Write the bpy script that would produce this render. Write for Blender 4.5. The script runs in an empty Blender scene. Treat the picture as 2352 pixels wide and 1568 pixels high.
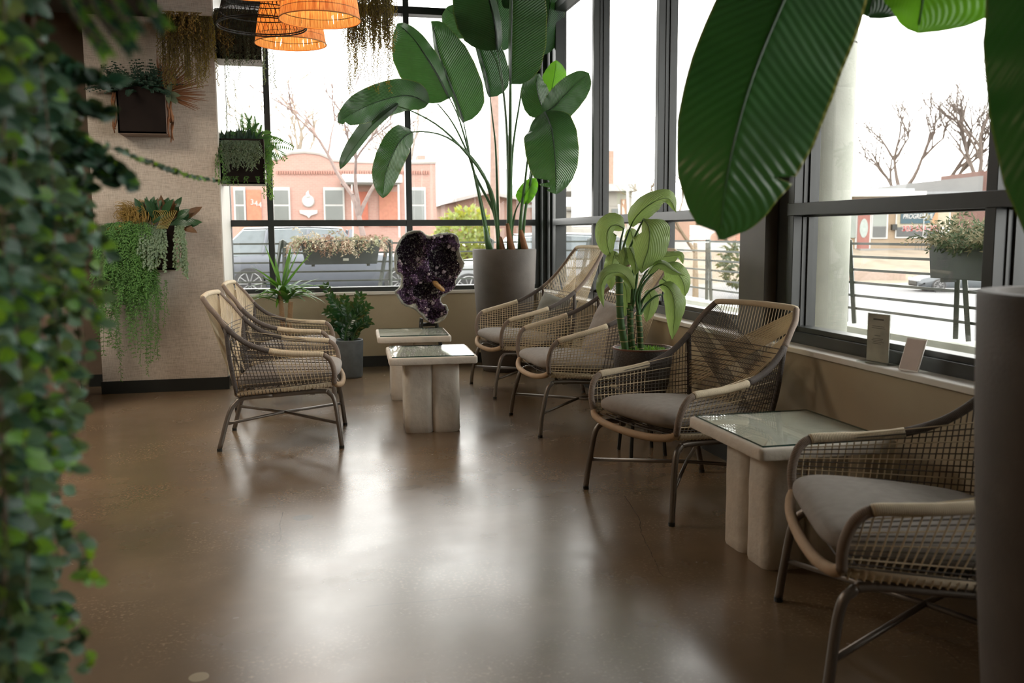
import bpy, bmesh, math, random
from mathutils import Vector, Matrix, noise
random.seed(7)
SC = bpy.context.scene
COL = SC.collection
V = Vector
PI = math.pi

# ------------------------------------------------------------------ camera, sky, exposure
CAM_H = 1.30
YAW, PITCH, ROLL = 0.22783, 0.11717, -0.005617
FPX = 2093.0
r0 = V((math.cos(YAW), -math.sin(YAW), 0))
FW = V((math.sin(YAW)*math.cos(PITCH), math.cos(YAW)*math.cos(PITCH), -math.sin(PITCH)))
u0 = r0.cross(FW)
RT = math.cos(ROLL)*r0 + math.sin(ROLL)*u0
UP = -math.sin(ROLL)*r0 + math.cos(ROLL)*u0
CP = V((0, 0, CAM_H))
cd = bpy.data.cameras.new('camera'); cam = bpy.data.objects.new('camera', cd); COL.objects.link(cam)
cd.sensor_width = 36; cd.lens = FPX*36/2352
cam.matrix_world = Matrix(((RT.x, UP.x, -FW.x, 0), (RT.y, UP.y, -FW.y, 0), (RT.z, UP.z, -FW.z, CAM_H), (0, 0, 0, 1)))
cd.dof.use_dof = True; cd.dof.focus_distance = 5.6; cd.dof.aperture_fstop = 3.2
cd.clip_end = 400
SC.camera = cam
SC.view_settings.view_transform = 'Standard'; SC.view_settings.look = 'None'
SC.view_settings.exposure = 1.1; SC.view_settings.gamma = 1.0; SC.view_settings.use_curve_mapping = False
W = bpy.data.worlds.new('world'); SC.world = W; W.use_nodes = True
bg = W.node_tree.nodes['Background']; bg.inputs[0].default_value = (1.0, 0.975, 0.93, 1); bg.inputs[1].default_value = 3.1
# unseen warm fill lights, added to brighten the left wall and table faces
for n_, (x_, y_, z_, sx_, sy_, e_) in enumerate(((-2.5, 5.7, 3.0, 1.2, 1.2, 40), (-4.4, 1.5, 2.95, 1.6, 1.6, 14))):
    l_ = bpy.data.lights.new('fill_light', 'AREA'); l_.shape = 'RECTANGLE'; l_.size = sx_; l_.size_y = sy_; l_.energy = e_; l_.color = (1.0, .88, .73) if n_ == 0 else (1.0, .66, .42)
    o_ = bpy.data.objects.new('fill_light', l_); COL.objects.link(o_); o_.location = (x_, y_, z_)
SC.cycles.use_denoising = True
SC.cycles.max_bounces = 8; SC.cycles.diffuse_bounces = 4; SC.cycles.glossy_bounces = 4
SC.cycles.transparent_max_bounces = 16; SC.cycles.transmission_bounces = 6
SC.cycles.sample_clamp_indirect = 6
SC.cycles.caustics_reflective = False; SC.cycles.caustics_refractive = False


def at(px, py, Y):
    d = FW + RT*((px-1176)/FPX) - UP*((py-784)/FPX)
    return CP + d*(Y/d.y)


def dep(px, py, D):
    return CP + (FW + RT*((px-1176)/FPX) - UP*((py-784)/FPX))*D


def xat(px, py, X):
    d = FW + RT*((px-1176)/FPX) - UP*((py-784)/FPX)
    return CP + d*(X/d.x)


# ------------------------------------------------------------------ object helpers
def tag(o, label=None, cat=None, group=None, kind=None):
    if label: o['label'] = label
    if cat: o['category'] = cat
    if group: o['group'] = group
    if kind: o['kind'] = kind
    return o


def empty(name, loc=(0, 0, 0), rz=0.0, label=None, cat=None, group=None):
    o = bpy.data.objects.new(name, None); COL.objects.link(o)
    o.location = loc; o.rotation_euler = (0, 0, rz); o.empty_display_size = .1
    return tag(o, label, cat, group)


def copy_tree(o, parent=None):
    c = o.copy(); COL.objects.link(c); c.parent = parent
    for ch in list(KIDS.get(o, [])):
        k = copy_tree(ch, c)
    return c


KIDS = {}


class MB:
    def __init__(s):
        s.v = []; s.f = []; s.uv = []; s.mi = []; s.cur = 0

    def face(s, idx, uvs=None):
        s.f.append(idx); s.uv.append(uvs or [(0, 0)]*len(idx)); s.mi.append(s.cur)

    def box(s, a, b, M=None):
        x0, y0, z0 = a; x1, y1, z1 = b
        n = len(s.v)
        P = [(x0, y0, z0), (x1, y0, z0), (x1, y1, z0), (x0, y1, z0), (x0, y0, z1), (x1, y0, z1), (x1, y1, z1), (x0, y1, z1)]
        s.v += [tuple(M @ V(p)) if M else p for p in P]
        for q in ((0, 3, 2, 1), (4, 5, 6, 7), (0, 1, 5, 4), (1, 2, 6, 5), (2, 3, 7, 6), (3, 0, 4, 7)):
            s.face([n+i for i in q], [(0, 0), (1, 0), (1, 1), (0, 1)])
        return s

    def tube(s, pts, r, sides=6, closed=False, caps=True, v0=0.0):
        pts = [V(p) for p in pts]; n = len(pts)
        rs = r if isinstance(r, (list, tuple)) else [r]*n
        T = []
        for i in range(n):
            if closed: t = pts[(i+1) % n]-pts[i-1]
            else: t = pts[min(i+1, n-1)]-pts[max(i-1, 0)]
            if t.length < 1e-9: t = V((0, 0, 1))
            T.append(t.normalized())
        ref = V((0, 0, 1)) if abs(T[0].z) < .9 else V((1, 0, 0))
        nrm = T[0].cross(ref).normalized()
        base = len(s.v); L = v0; Ls = []
        for i in range(n):
            if i:
                L += (pts[i]-pts[i-1]).length
                nrm = (nrm - T[i]*nrm.dot(T[i]))
                nrm = nrm.normalized() if nrm.length > 1e-6 else T[i].orthogonal().normalized()
            bn = T[i].cross(nrm); Ls.append(L)
            for k in range(sides):
                a = 2*PI*k/sides
                s.v.append(tuple(pts[i]+(nrm*math.cos(a)+bn*math.sin(a))*rs[i]))
        m = n if closed else n-1
        for i in range(m):
            j = (i+1) % n
            for k in range(sides):
                k2 = (k+1) % sides
                lj = Ls[j] if j else Ls[i]+(pts[0]-pts[i]).length
                s.face([base+i*sides+k, base+i*sides+k2, base+j*sides+k2, base+j*sides+k],
                       [(k/sides, Ls[i]), ((k+1)/sides, Ls[i]), ((k+1)/sides, lj), (k/sides, lj)])
        if caps and not closed:
            s.face([base+k for k in range(sides)][::-1]); s.face([base+(n-1)*sides+k for k in range(sides)])
        return s

    def lathe(s, prof, c=(0, 0, 0), seg=32, M=None, poly=None, cap=True):
        base = len(s.v); n = len(prof)
        for i, (r, z) in enumerate(prof):
            for k in range(seg):
                a = 2*PI*(k+(.5 if poly else 0))/seg
                p = V((c[0]+r*math.cos(a), c[1]+r*math.sin(a), c[2]+z))
                s.v.append(tuple(M @ p) if M else tuple(p))
        for i in range(n-1):
            for k in range(seg):
                k2 = (k+1) % seg
                s.face([base+i*seg+k, base+i*seg+k2, base+(i+1)*seg+k2, base+(i+1)*seg+k],
                       [(k/seg, prof[i][1]), ((k+1)/seg, prof[i][1]), ((k+1)/seg, prof[i+1][1]), (k/seg, prof[i+1][1])])
        if cap and prof[0][0] > 1e-4: s.face([base+k for k in range(seg)][::-1])
        if cap and prof[-1][0] > 1e-4: s.face([base+(n-1)*seg+k for k in range(seg)])
        return s

    def prism(s, outline, z0, z1, M=None, axis='z'):
        n = len(outline); b = len(s.v)
        for z in (z0, z1):
            for (x, y) in outline:
                p = {'z': V((x, y, z)), 'y': V((x, z, y)), 'x': V((z, x, y))}[axis]
                s.v.append(tuple(M @ p) if M else tuple(p))
        for i in range(n):
            j = (i+1) % n
            s.face([b+i, b+j, b+n+j, b+n+i])
        s.face([b+i for i in range(n)][::-1]); s.face([b+n+i for i in range(n)])
        return s

    def leaf(s, p, d, nrm, L, w, bend=0.0, segs=3, fold=.15):
        d = d.normalized(); side = d.cross(nrm)
        if side.length < 1e-5: side = d.orthogonal()
        side.normalize(); up = side.cross(d)
        b = len(s.v); pr = []
        for i in range(segs+1):
            t = i/segs
            ww = w*math.sin(PI*min(1, (t*.92+.08)))**.8 if 0 < i < segs else 0
            c = p + d*(L*t) - up*(bend*L*t*t)
            if i == 0 or i == segs: pr.append([c])
            else: pr.append([c-side*ww+up*(fold*ww), c, c+side*ww+up*(fold*ww)])
        ids = []
        for row in pr:
            ids.append([len(s.v)+k for k in range(len(row))]); s.v += [tuple(q) for q in row]
        for i in range(segs):
            A, B = ids[i], ids[i+1]; t0, t1 = i/segs, (i+1)/segs
            if len(A) == 1 and len(B) == 3:
                s.face([A[0], B[1], B[0]], [(t0, 0), (t1, 0), (t1, -1)]); s.face([A[0], B[2], B[1]], [(t0, 0), (t1, 1), (t1, 0)])
            elif len(A) == 3 and len(B) == 1:
                s.face([A[0], A[1], B[0]], [(t0, -1), (t0, 0), (t1, 0)]); s.face([A[1], A[2], B[0]], [(t0, 0), (t0, 1), (t1, 0)])
            elif len(A) == 3:
                s.face([A[0], A[1], B[1], B[0]], [(t0, -1), (t0, 0), (t1, 0), (t1, -1)])
                s.face([A[1], A[2], B[2], B[1]], [(t0, 0), (t0, 1), (t1, 1), (t1, 0)])
            else:
                pass
        return s

    def grid(s, rows, uvs=None, closed=False):
        b = len(s.v); n = len(rows); m = len(rows[0])
        for r in rows: s.v += [tuple(p) for p in r]
        for i in range(n-1):
            for j in range(m-1 if not closed else m):
                j2 = (j+1) % m
                q = [b+i*m+j, b+i*m+j2, b+(i+1)*m+j2, b+(i+1)*m+j]
                if uvs: s.face(q, [uvs[i][j], uvs[i][j2], uvs[i+1][j2], uvs[i+1][j]])
                else: s.face(q)
        return s

    def build(s, name, mat, parent=None, smooth=False, bevel=0, bseg=2, auto=None):
        me = bpy.data.meshes.new(name)
        me.from_pydata(s.v, [], s.f)
        uvl = me.uv_layers.new(name='UVMap')
        flat = [c for fu in s.uv for uv in fu for c in uv]
        if len(flat) == len(uvl.data)*2: uvl.data.foreach_set('uv', flat)
        mats = mat if isinstance(mat, (list, tuple)) else [mat]
        for m in mats: me.materials.append(m)
        if len(mats) > 1: me.polygons.foreach_set('material_index', s.mi)
        if smooth: me.polygons.foreach_set('use_smooth', [True]*len(me.polygons))
        me.update()
        o = bpy.data.objects.new(name, me); COL.objects.link(o)
        if parent is not None:
            o.parent = parent; KIDS.setdefault(parent, []).append(o)
        if bevel:
            b = o.modifiers.new('bevel', 'BEVEL'); b.width = bevel; b.segments = bseg; b.limit_method = 'ANGLE'; b.angle_limit = .6
            if not smooth: me.polygons.foreach_set('use_smooth', [True]*len(me.polygons)); me.set_sharp_from_angle(angle=.7) if hasattr(me, 'set_sharp_from_angle') else None
        if auto and hasattr(me, 'set_sharp_from_angle'): me.set_sharp_from_angle(angle=auto)
        return o


def cr(pts, n=8, closed=False):
    """Catmull-Rom through points (tuples of any length)"""
    P = [tuple(p) for p in pts]; out = []; N = len(P)
    m = N if closed else N-1
    for i in range(m):
        p1 = P[i]; p2 = P[(i+1) % N]
        p0 = P[i-1] if (i or closed) else tuple(2*a-b for a, b in zip(p1, p2))
        p3 = P[(i+2) % N] if (closed or i+2 < N) else tuple(2*b-a for a, b in zip(p1, p2))
        for k in range(n):
            t = k/n
            out.append(tuple(.5*((2*b)+(-a+c)*t+(2*a-5*b+4*c-d)*t*t+(-a+3*b-3*c+d)*t**3) for a, b, c, d in zip(p0, p1, p2, p3)))
    if not closed: out.append(P[-1])
    return out


def resample(pts, n):
    pts = [V(p) for p in pts]; L = [0]
    for i in range(1, len(pts)): L.append(L[-1]+(pts[i]-pts[i-1]).length)
    out = []; j = 0
    for k in range(n):
        d = L[-1]*k/(n-1)
        while j < len(pts)-2 and L[j+1] < d: j += 1
        seg = L[j+1]-L[j]; t = (d-L[j])/seg if seg > 1e-9 else 0
        out.append(pts[j].lerp(pts[j+1], min(1, max(0, t))))
    return out


# ------------------------------------------------------------------ materials
def newmat(name):
    m = bpy.data.materials.new(name); m.use_nodes = True
    nt = m.node_tree; b = nt.nodes['Principled BSDF']
    return m, nt, b


def N(nt, t, **kw):
    n = nt.nodes.new(t)
    for k, v in kw.items(): setattr(n, k, v)
    return n


def coords(nt, kind='Object', scale=(1, 1, 1)):
    tc = N(nt, 'ShaderNodeTexCoord'); mp = N(nt, 'ShaderNodeMapping'); mp.inputs['Scale'].default_value = scale
    nt.links.new(tc.outputs[kind], mp.inputs[0]); return mp.outputs[0]


def ramp(nt, fac, stops):
    r = N(nt, 'ShaderNodeValToRGB'); e = r.color_ramp.elements
    while len(e) < len(stops): e.new(.5)
    for i, (p, c) in enumerate(stops): e[i].position = p; e[i].color = (c[0], c[1], c[2], 1)
    nt.links.new(fac, r.inputs[0]); return r.outputs[0]


def math_(nt, op, a, b=None, c=None):
    n = N(nt, 'ShaderNodeMath', operation=op)
    for i, x in enumerate((a, b, c)):
        if x is None: continue
        if isinstance(x, (int, float)): n.inputs[i].default_value = x
        else: nt.links.new(x, n.inputs[i])
    return n.outputs[0]


def mat(name, col, rough=.6, metal=0.0, var=.12, nscale=8, bump=0.0, bscale=60, spec=.5, coordk='Object'):
    m, nt, b = newmat(name)
    co = coords(nt, coordk)
    nz = N(nt, 'ShaderNodeTexNoise'); nz.inputs['Scale'].default_value = nscale; nz.inputs['Detail'].default_value = 5
    nt.links.new(co, nz.inputs['Vector'])
    a = [c*(1-var) for c in col]; z = [min(1, c*(1+var)) for c in col]
    nt.links.new(ramp(nt, nz.outputs[0], [(.3, a), (.7, z)]), b.inputs['Base Color'])
    b.inputs['Roughness'].default_value = rough; b.inputs['Metallic'].default_value = metal
    b.inputs['Specular IOR Level'].default_value = spec
    if bump:
        n2 = N(nt, 'ShaderNodeTexNoise'); n2.inputs['Scale'].default_value = bscale; n2.inputs['Detail'].default_value = 4
        nt.links.new(co, n2.inputs['Vector'])
        bp = N(nt, 'ShaderNodeBump'); bp.inputs['Strength'].default_value = bump; bp.inputs['Distance'].default_value = .01
        nt.links.new(n2.outputs[0], bp.inputs['Height']); nt.links.new(bp.outputs[0], b.inputs['Normal'])
    return m


def wrap_mat(name, col, pitch=.0052):
    """cord wound round a tube: ridges along the UV length"""
    m, nt, b = newmat(name)
    uv = N(nt, 'ShaderNodeUVMap'); sp = N(nt, 'ShaderNodeSeparateXYZ'); nt.links.new(uv.outputs[0], sp.inputs[0])
    h = math_(nt, 'ABSOLUTE', math_(nt, 'SINE', math_(nt, 'MULTIPLY', sp.outputs[1], PI/pitch)))
    nz = N(nt, 'ShaderNodeTexNoise'); nz.inputs['Scale'].default_value = 25
    nt.links.new(coords(nt), nz.inputs['Vector'])
    hh = math_(nt, 'MULTIPLY_ADD', nz.outputs[0], .5, math_(nt, 'MULTIPLY', h, .6))
    nt.links.new(ramp(nt, hh, [(.2, [c*.62 for c in col]), (.75, [min(1, c*1.12) for c in col])]), b.inputs['Base Color'])
    bp = N(nt, 'ShaderNodeBump'); bp.inputs['Strength'].default_value = .6; bp.inputs['Distance'].default_value = .002
    nt.links.new(h, bp.inputs['Height']); nt.links.new(bp.outputs[0], b.inputs['Normal'])
    b.inputs['Roughness'].default_value = .75; b.inputs['Specular IOR Level'].default_value = .25
    return m


def leaf_mat(name, col, back=None, rough=.38, veins=26, skew=.35, trans=.3, bump=.5, rib=None, edge=None, spec=.5, tcol=None):
    m, nt, b = newmat(name)
    uv = N(nt, 'ShaderNodeUVMap'); sp = N(nt, 'ShaderNodeSeparateXYZ'); nt.links.new(uv.outputs[0], sp.inputs[0])
    av = math_(nt, 'ABSOLUTE', sp.outputs[1])
    ph = math_(nt, 'SUBTRACT', sp.outputs[0], math_(nt, 'MULTIPLY', av, skew))
    s = math_(nt, 'SINE', math_(nt, 'MULTIPLY', ph, veins*2*PI))
    nz = N(nt, 'ShaderNodeTexNoise'); nz.inputs['Scale'].default_value = 7; nz.inputs['Detail'].default_value = 3
    nt.links.new(coords(nt), nz.inputs['Vector'])
    s2 = math_(nt, 'MULTIPLY', s, math_(nt, 'MULTIPLY_ADD', nz.outputs[0], 1.6, -.3))
    dark = [c*.72 for c in col]; lite = [min(1, c*1.25) for c in col]
    c1 = ramp(nt, nz.outputs[0], [(.3, dark), (.7, lite)])
    mx = N(nt, 'ShaderNodeMixRGB'); mx.blend_type = 'MIX'
    nt.links.new(math_(nt, 'LESS_THAN', av, .035), mx.inputs[0]); nt.links.new(c1, mx.inputs[1])
    rb = rib or [min(1, c*1.7) for c in col]; mx.inputs[2].default_value = (*rb, 1)
    cc = mx.outputs[0]
    if edge:
        me_ = N(nt, 'ShaderNodeMixRGB'); nt.links.new(math_(nt, 'GREATER_THAN', av, .965), me_.inputs[0])
        nt.links.new(cc, me_.inputs[1]); me_.inputs[2].default_value = (*edge, 1); cc = me_.outputs[0]
    nt.links.new(cc, b.inputs['Base Color'])
    b.inputs['Roughness'].default_value = rough; b.inputs['Specular IOR Level'].default_value = spec
    bp = N(nt, 'ShaderNodeBump'); bp.inputs['Strength'].default_value = bump; bp.inputs['Distance'].default_value = .006
    nt.links.new(s2, bp.inputs['Height']); nt.links.new(bp.outputs[0], b.inputs['Normal'])
    tr = N(nt, 'ShaderNodeBsdfTranslucent'); t = tcol or (min(1, col[0]*3+.05), min(1, col[1]*2.6), col[2]*.8)
    tr.inputs[0].default_value = (*t, 1)
    ms = N(nt, 'ShaderNodeMixShader'); ms.inputs[0].default_value = trans
    nt.links.new(b.outputs[0], ms.inputs[1]); nt.links.new(tr.outputs[0], ms.inputs[2])
    nt.links.new(ms.outputs[0], nt.nodes['Material Output'].inputs[0])
    return m


def glass_mat(name, tint=(.97, .98, .98), ior=1.45, rough=0.0):
    m, nt, b = newmat(name); nt.nodes.remove(b)
    tr = N(nt, 'ShaderNodeBsdfTransparent'); tr.inputs[0].default_value = (*tint, 1)
    gl = N(nt, 'ShaderNodeBsdfGlossy'); gl.inputs['Roughness'].default_value = rough
    fr = N(nt, 'ShaderNodeFresnel'); ge = N(nt, 'ShaderNodeNewGeometry')
    nt.links.new(math_(nt, 'MULTIPLY_ADD', ge.outputs['Backfacing'], 1/ior-ior, ior), fr.inputs[0])
    ms = N(nt, 'ShaderNodeMixShader'); nt.links.new(fr.outputs[0], ms.inputs[0])
    nt.links.new(tr.outputs[0], ms.inputs[1]); nt.links.new(gl.outputs[0], ms.inputs[2])
    nt.links.new(ms.outputs[0], nt.nodes['Material Output'].inputs[0])
    return m


def floor_mat():
    m, nt, b = newmat('polished_concrete')
    co = coords(nt)
    def nz(sc, det=5, rg=.6):
        n = N(nt, 'ShaderNodeTexNoise'); n.inputs['Scale'].default_value = sc; n.inputs['Detail'].default_value = det; n.inputs['Roughness'].default_value = rg
        nt.links.new(co, n.inputs['Vector']); return n.outputs[0]
    big = ramp(nt, nz(1.1, 6), [(.3, (.115, .080, .048)), (.5, (.155, .108, .064)), (.72, (.215, .148, .088))])
    sp = ramp(nt, nz(70, 1), [(.55, (0, 0, 0)), (.78, (1, 1, 1))])
    patch = ramp(nt, nz(1.7, 3), [(.48, (0, 0, 0)), (.62, (1, 1, 1))])
    mf = math_(nt, 'MULTIPLY', math_(nt, 'MULTIPLY', sp, patch), .6)
    mx = N(nt, 'ShaderNodeMixRGB'); nt.links.new(mf, mx.inputs[0]); nt.links.new(big, mx.inputs[1]); mx.inputs[2].default_value = (.42, .29, .18, 1)
    cc = mx.outputs[0]
    # hairline cracks and two old stains
    vo = N(nt, 'ShaderNodeTexVoronoi', feature='DISTANCE_TO_EDGE'); vo.inputs['Scale'].default_value = .55
    wv = N(nt, 'ShaderNodeVectorMath', operation='ADD'); nn = N(nt, 'ShaderNodeTexNoise'); nn.inputs['Scale'].default_value = 3; nn.inputs['Detail'].default_value = 3
    nt.links.new(co, nn.inputs['Vector'])
    sc_ = N(nt, 'ShaderNodeVectorMath', operation='SCALE'); sc_.inputs['Scale'].default_value = .07; nt.links.new(nn.outputs[1], sc_.inputs[0])
    nt.links.new(co, wv.inputs[0]); nt.links.new(sc_.outputs[0], wv.inputs[1]); nt.links.new(wv.outputs[0], vo.inputs['Vector'])
    cr_ = math_(nt, 'MULTIPLY', math_(nt, 'LESS_THAN', vo.outputs[0], .0010), math_(nt, 'GREATER_THAN', nz(.9, 1), .55))
    m3 = N(nt, 'ShaderNodeMixRGB'); nt.links.new(math_(nt, 'MULTIPLY', cr_, .5), m3.inputs[0]); nt.links.new(cc, m3.inputs[1]); m3.inputs[2].default_value = (.05, .035, .025, 1)
    cc = m3.outputs[0]
    for (x, y, rr, col) in ((-.02, 4.22, .045, (.035, .042, .04)), (-.33, 2.72, .03, (.42, .36, .24))):
        d = N(nt, 'ShaderNodeVectorMath', operation='DISTANCE'); nt.links.new(wv.outputs[0], d.inputs[0]); d.inputs[1].default_value = (x+.035, y+.035, .035)
        mm = N(nt, 'ShaderNodeMixRGB'); nt.links.new(math_(nt, 'MULTIPLY', math_(nt, 'LESS_THAN', d.outputs['Value'], rr), .6), mm.inputs[0])
        nt.links.new(cc, mm.inputs[1]); mm.inputs[2].default_value = (*col, 1); cc = mm.outputs[0]
    nt.links.new(cc, b.inputs['Base Color'])
    rr = ramp(nt, nz(2.3, 4), [(.3, (.20,)*3), (.75, (.30,)*3)])
    nt.links.new(rr, b.inputs['Roughness']); b.inputs['Specular IOR Level'].default_value = .85
    bp = N(nt, 'ShaderNodeBump'); bp.inputs['Strength'].default_value = .05; bp.inputs['Distance'].default_value = .004
    nt.links.new(nz(3.5, 2), bp.inputs['Height']); nt.links.new(bp.outputs[0], b.inputs['Normal'])
    return m


def linen_mat():
    m, nt, b = newmat('linen_wallpaper')
    def nz(scale):
        n = N(nt, 'ShaderNodeTexNoise'); n.inputs['Scale'].default_value = 1; n.inputs['Detail'].default_value = 3
        nt.links.new(coords(nt, 'Object', scale), n.inputs['Vector']); return n.outputs[0]
    w = math_(nt, 'ADD', nz((420, 420, 22)), nz((16, 16, 380)))
    c = ramp(nt, math_(nt, 'MULTIPLY', w, .5), [(.36, (.35, .30, .245)), (.52, (.54, .475, .40)), (.66, (.64, .575, .495))])
    nt.links.new(c, b.inputs['Base Color']); b.inputs['Roughness'].default_value = .85; b.inputs['Specular IOR Level'].default_value = .2
    bp = N(nt, 'ShaderNodeBump'); bp.inputs['Strength'].default_value = .3; bp.inputs['Distance'].default_value = .002
    nt.links.new(w, bp.inputs['Height']); nt.links.new(bp.outputs[0], b.inputs['Normal'])
    return m


def brick_mat(name, c1, c2, mortar, sc=1.0):
    m, nt, b = newmat(name)
    tc = coords(nt, 'Object'); sep = N(nt, 'ShaderNodeSeparateXYZ'); nt.links.new(tc, sep.inputs[0])
    cb = N(nt, 'ShaderNodeCombineXYZ'); nt.links.new(math_(nt, 'ADD', sep.outputs[0], sep.outputs[1]), cb.inputs[0]); nt.links.new(sep.outputs[2], cb.inputs[1])
    br = N(nt, 'ShaderNodeTexBrick'); br.inputs['Scale'].default_value = sc
    br.inputs['Brick Width'].default_value = .24; br.inputs['Row Height'].default_value = .085; br.inputs['Mortar Size'].default_value = .012
    br.inputs['Color1'].default_value = (*c1, 1); br.inputs['Color2'].default_value = (*c2, 1); br.inputs['Mortar'].default_value = (*mortar, 1)
    nt.links.new(cb.outputs[0], br.inputs['Vector']); nt.links.new(br.outputs[0], b.inputs['Base Color'])
    b.inputs['Roughness'].default_value = .9
    return m


def raffia_mat():
    m, nt, b = newmat('raffia_shade')
    uv = N(nt, 'ShaderNodeUVMap'); mp = N(nt, 'ShaderNodeMapping'); mp.inputs['Scale'].default_value = (190, 9, 1); nt.links.new(uv.outputs[0], mp.inputs[0])
    n = N(nt, 'ShaderNodeTexNoise'); n.inputs['Scale'].default_value = 1; n.inputs['Detail'].default_value = 3; nt.links.new(mp.outputs[0], n.inputs['Vector'])
    nt.links.new(ramp(nt, n.outputs[0], [(.35, (.34, .18, .08)), (.65, (.74, .52, .28))]), b.inputs['Base Color']); b.inputs['Roughness'].default_value = .8
    tr = N(nt, 'ShaderNodeBsdfTranslucent'); nt.links.new(ramp(nt, n.outputs[0], [(.35, (.55, .18, .03)), (.65, (.95, .52, .16))]), tr.inputs[0])
    tp = N(nt, 'ShaderNodeBsdfTransparent')
    m1 = N(nt, 'ShaderNodeMixShader'); m1.inputs[0].default_value = .38; nt.links.new(b.outputs[0], m1.inputs[1]); nt.links.new(tr.outputs[0], m1.inputs[2])
    m2 = N(nt, 'ShaderNodeMixShader'); nt.links.new(math_(nt, 'GREATER_THAN', n.outputs[0], .67), m2.inputs[0])
    nt.links.new(m1.outputs[0], m2.inputs[1]); nt.links.new(tp.outputs[0], m2.inputs[2])
    nt.links.new(m2.outputs[0], nt.nodes['Material Output'].inputs[0])
    return m


def emit_mat(name, col, s):
    m, nt, b = newmat(name); b.inputs['Base Color'].default_value = (*col, 1)
    b.inputs['Emission Color'].default_value = (*col, 1); b.inputs['Emission Strength'].default_value = s; return m


M_floor = floor_mat(); M_linen = linen_mat()
M_paint = mat('beige_wall_paint', (.42, .355, .245), .8, var=.05, nscale=3, bump=.06, bscale=150)
M_sill = mat('white_sill_paint', (.72, .69, .63), .45, var=.04)
M_base = mat('black_baseboard', (.012, .014, .012), .45)
M_frame = mat('dark_bronze_frame', (.033, .037, .035), .35, metal=.0, var=.15)
M_post = mat('bronze_post', (.085, .068, .045), .5, var=.15, nscale=4)
M_ceil = mat('dark_ceiling_paint', (.05, .045, .04), .9)
M_dwall = mat('taupe_wall_paint', (.15, .11, .078), .85, var=.06)
M_glass = glass_mat('window_glass')
M_cream = wrap_mat('cream_cord', (.66, .56, .40)); M_tan = wrap_mat('tan_cord', (.46, .33, .21))
M_dark = wrap_mat('charcoal_cord', (.125, .108, .098)); M_taupe = wrap_mat('taupe_cord', (.27, .215, .175))
M_rcream = mat('cream_rope', (.60, .50, .34), .75, spec=.25); M_rdark = mat('charcoal_rope', (.10, .088, .078), .75, spec=.25)
M_leg = mat('grey_brown_metal', (.20, .175, .15), .38, metal=.5, var=.08)
M_cush = mat('grey_fabric', (.30, .275, .25), .9, var=.08, nscale=30, bump=.25, bscale=500, spec=.2)
M_pill = mat('green_grey_fabric', (.20, .20, .17), .9, var=.1, nscale=20, bump=.25, bscale=400, spec=.2)
M_plaster = mat('white_plaster', (.66, .61, .53), .75, var=.10, nscale=7, bump=.5, bscale=22, spec=.3)
M_tglass = glass_mat('table_glass', (.955, .985, .97), 1.22)
M_gedge = mat('glass_edge_green', (.008, .045, .035), .15)
M_pot = mat('brown_fibre_pot', (.095, .078, .064), .62, var=.12, nscale=9, bump=.12, bscale=120)
M_soil = mat('potting_soil', (.05, .035, .025), .95, bump=.8, bscale=60)
M_gpot = mat('blue_grey_ceramic', (.12, .14, .15), .5, var=.2, nscale=14)
M_leaf = leaf_mat('banana_leaf_green', (.030, .082, .030), rough=.30, trans=.20, spec=1.0, bump=.8, tcol=(.06, .17, .03), edge=(.22, .25, .06))
M_leafb2 = leaf_mat('banana_leaf_close', (.036, .10, .034), rough=.30, trans=.18, veins=21, skew=.22, bump=.34, spec=1.0, tcol=(.04, .15, .02), rib=(.016, .05, .016), edge=(.30, .26, .05))
M_leafd = leaf_mat('banana_leaf_dark', (.016, .05, .024), rough=.36, trans=.15, tcol=(.05, .15, .03), edge=(.1, .16, .04))
M_leafb = leaf_mat('banana_leaf_bright', (.06, .19, .02), rough=.4, trans=.45, tcol=(.16, .42, .02))
M_stem = leaf_mat('green_stem', (.06, .14, .045), rough=.4, trans=0, bump=0, veins=3)
M_brown = mat('dry_brown_sheath', (.28, .13, .06), .85, bump=.4)
M_box = mat('dark_brown_wood', (.016, .011, .009), .85, var=.3, nscale=5, spec=.15)
M_boxs = mat('mid_brown_wood', (.20, .135, .10), .6, var=.15, nscale=6)
M_boxw = mat('grey_wood', (.42, .38, .34), .6)
M_lime = leaf_mat('dieffenbachia_leaf', (.25, .36, .12), rough=.42, veins=15, skew=.55, trans=.35, bump=.7, rib=(.12, .22, .05), tcol=(.42, .58, .16))
M_cane = leaf_mat('ringed_cane', (.05, .13, .03), rough=.5, veins=1, trans=0, bump=0)
M_yuc = leaf_mat('yucca_leaf', (.045, .15, .035), rough=.4, veins=0, trans=.3, bump=0)
M_zz = leaf_mat('zz_leaf', (.014, .062, .022), rough=.22, veins=0, trans=.1, bump=0)
M_fern = leaf_mat('fern_leaf', (.07, .19, .045), rough=.6, veins=0, trans=.3, bump=0)
M_ferndk = leaf_mat('dark_fern_leaf', (.012, .045, .026), rough=.6, veins=0, trans=.15, bump=0)
M_silver = leaf_mat('silver_green_leaf', (.17, .25, .165), rough=.6, veins=0, trans=.2, bump=0)
M_grey = leaf_mat('grey_green_leaf', (.12, .17, .115), rough=.65, veins=0, trans=.2, bump=0)
M_moss = mat('dry_moss', (.30, .20, .05), .9, var=.4); M_olive = leaf_mat('olive_leaf', (.15, .13, .04), rough=.7, veins=0, trans=.3, bump=0)
M_magn = leaf_mat('magnolia_leaf', (.028, .085, .035), rough=.3, veins=8, trans=.1, bump=.2)
M_magb = leaf_mat('magnolia_leaf_brown', (.12, .065, .03), rough=.5, veins=8, trans=.1, bump=.2)
M_palm = mat('dry_palm_spike', (.24, .105, .045), .8)
M_stwig = mat('brown_twig', (.10, .065, .04), .85)

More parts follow.
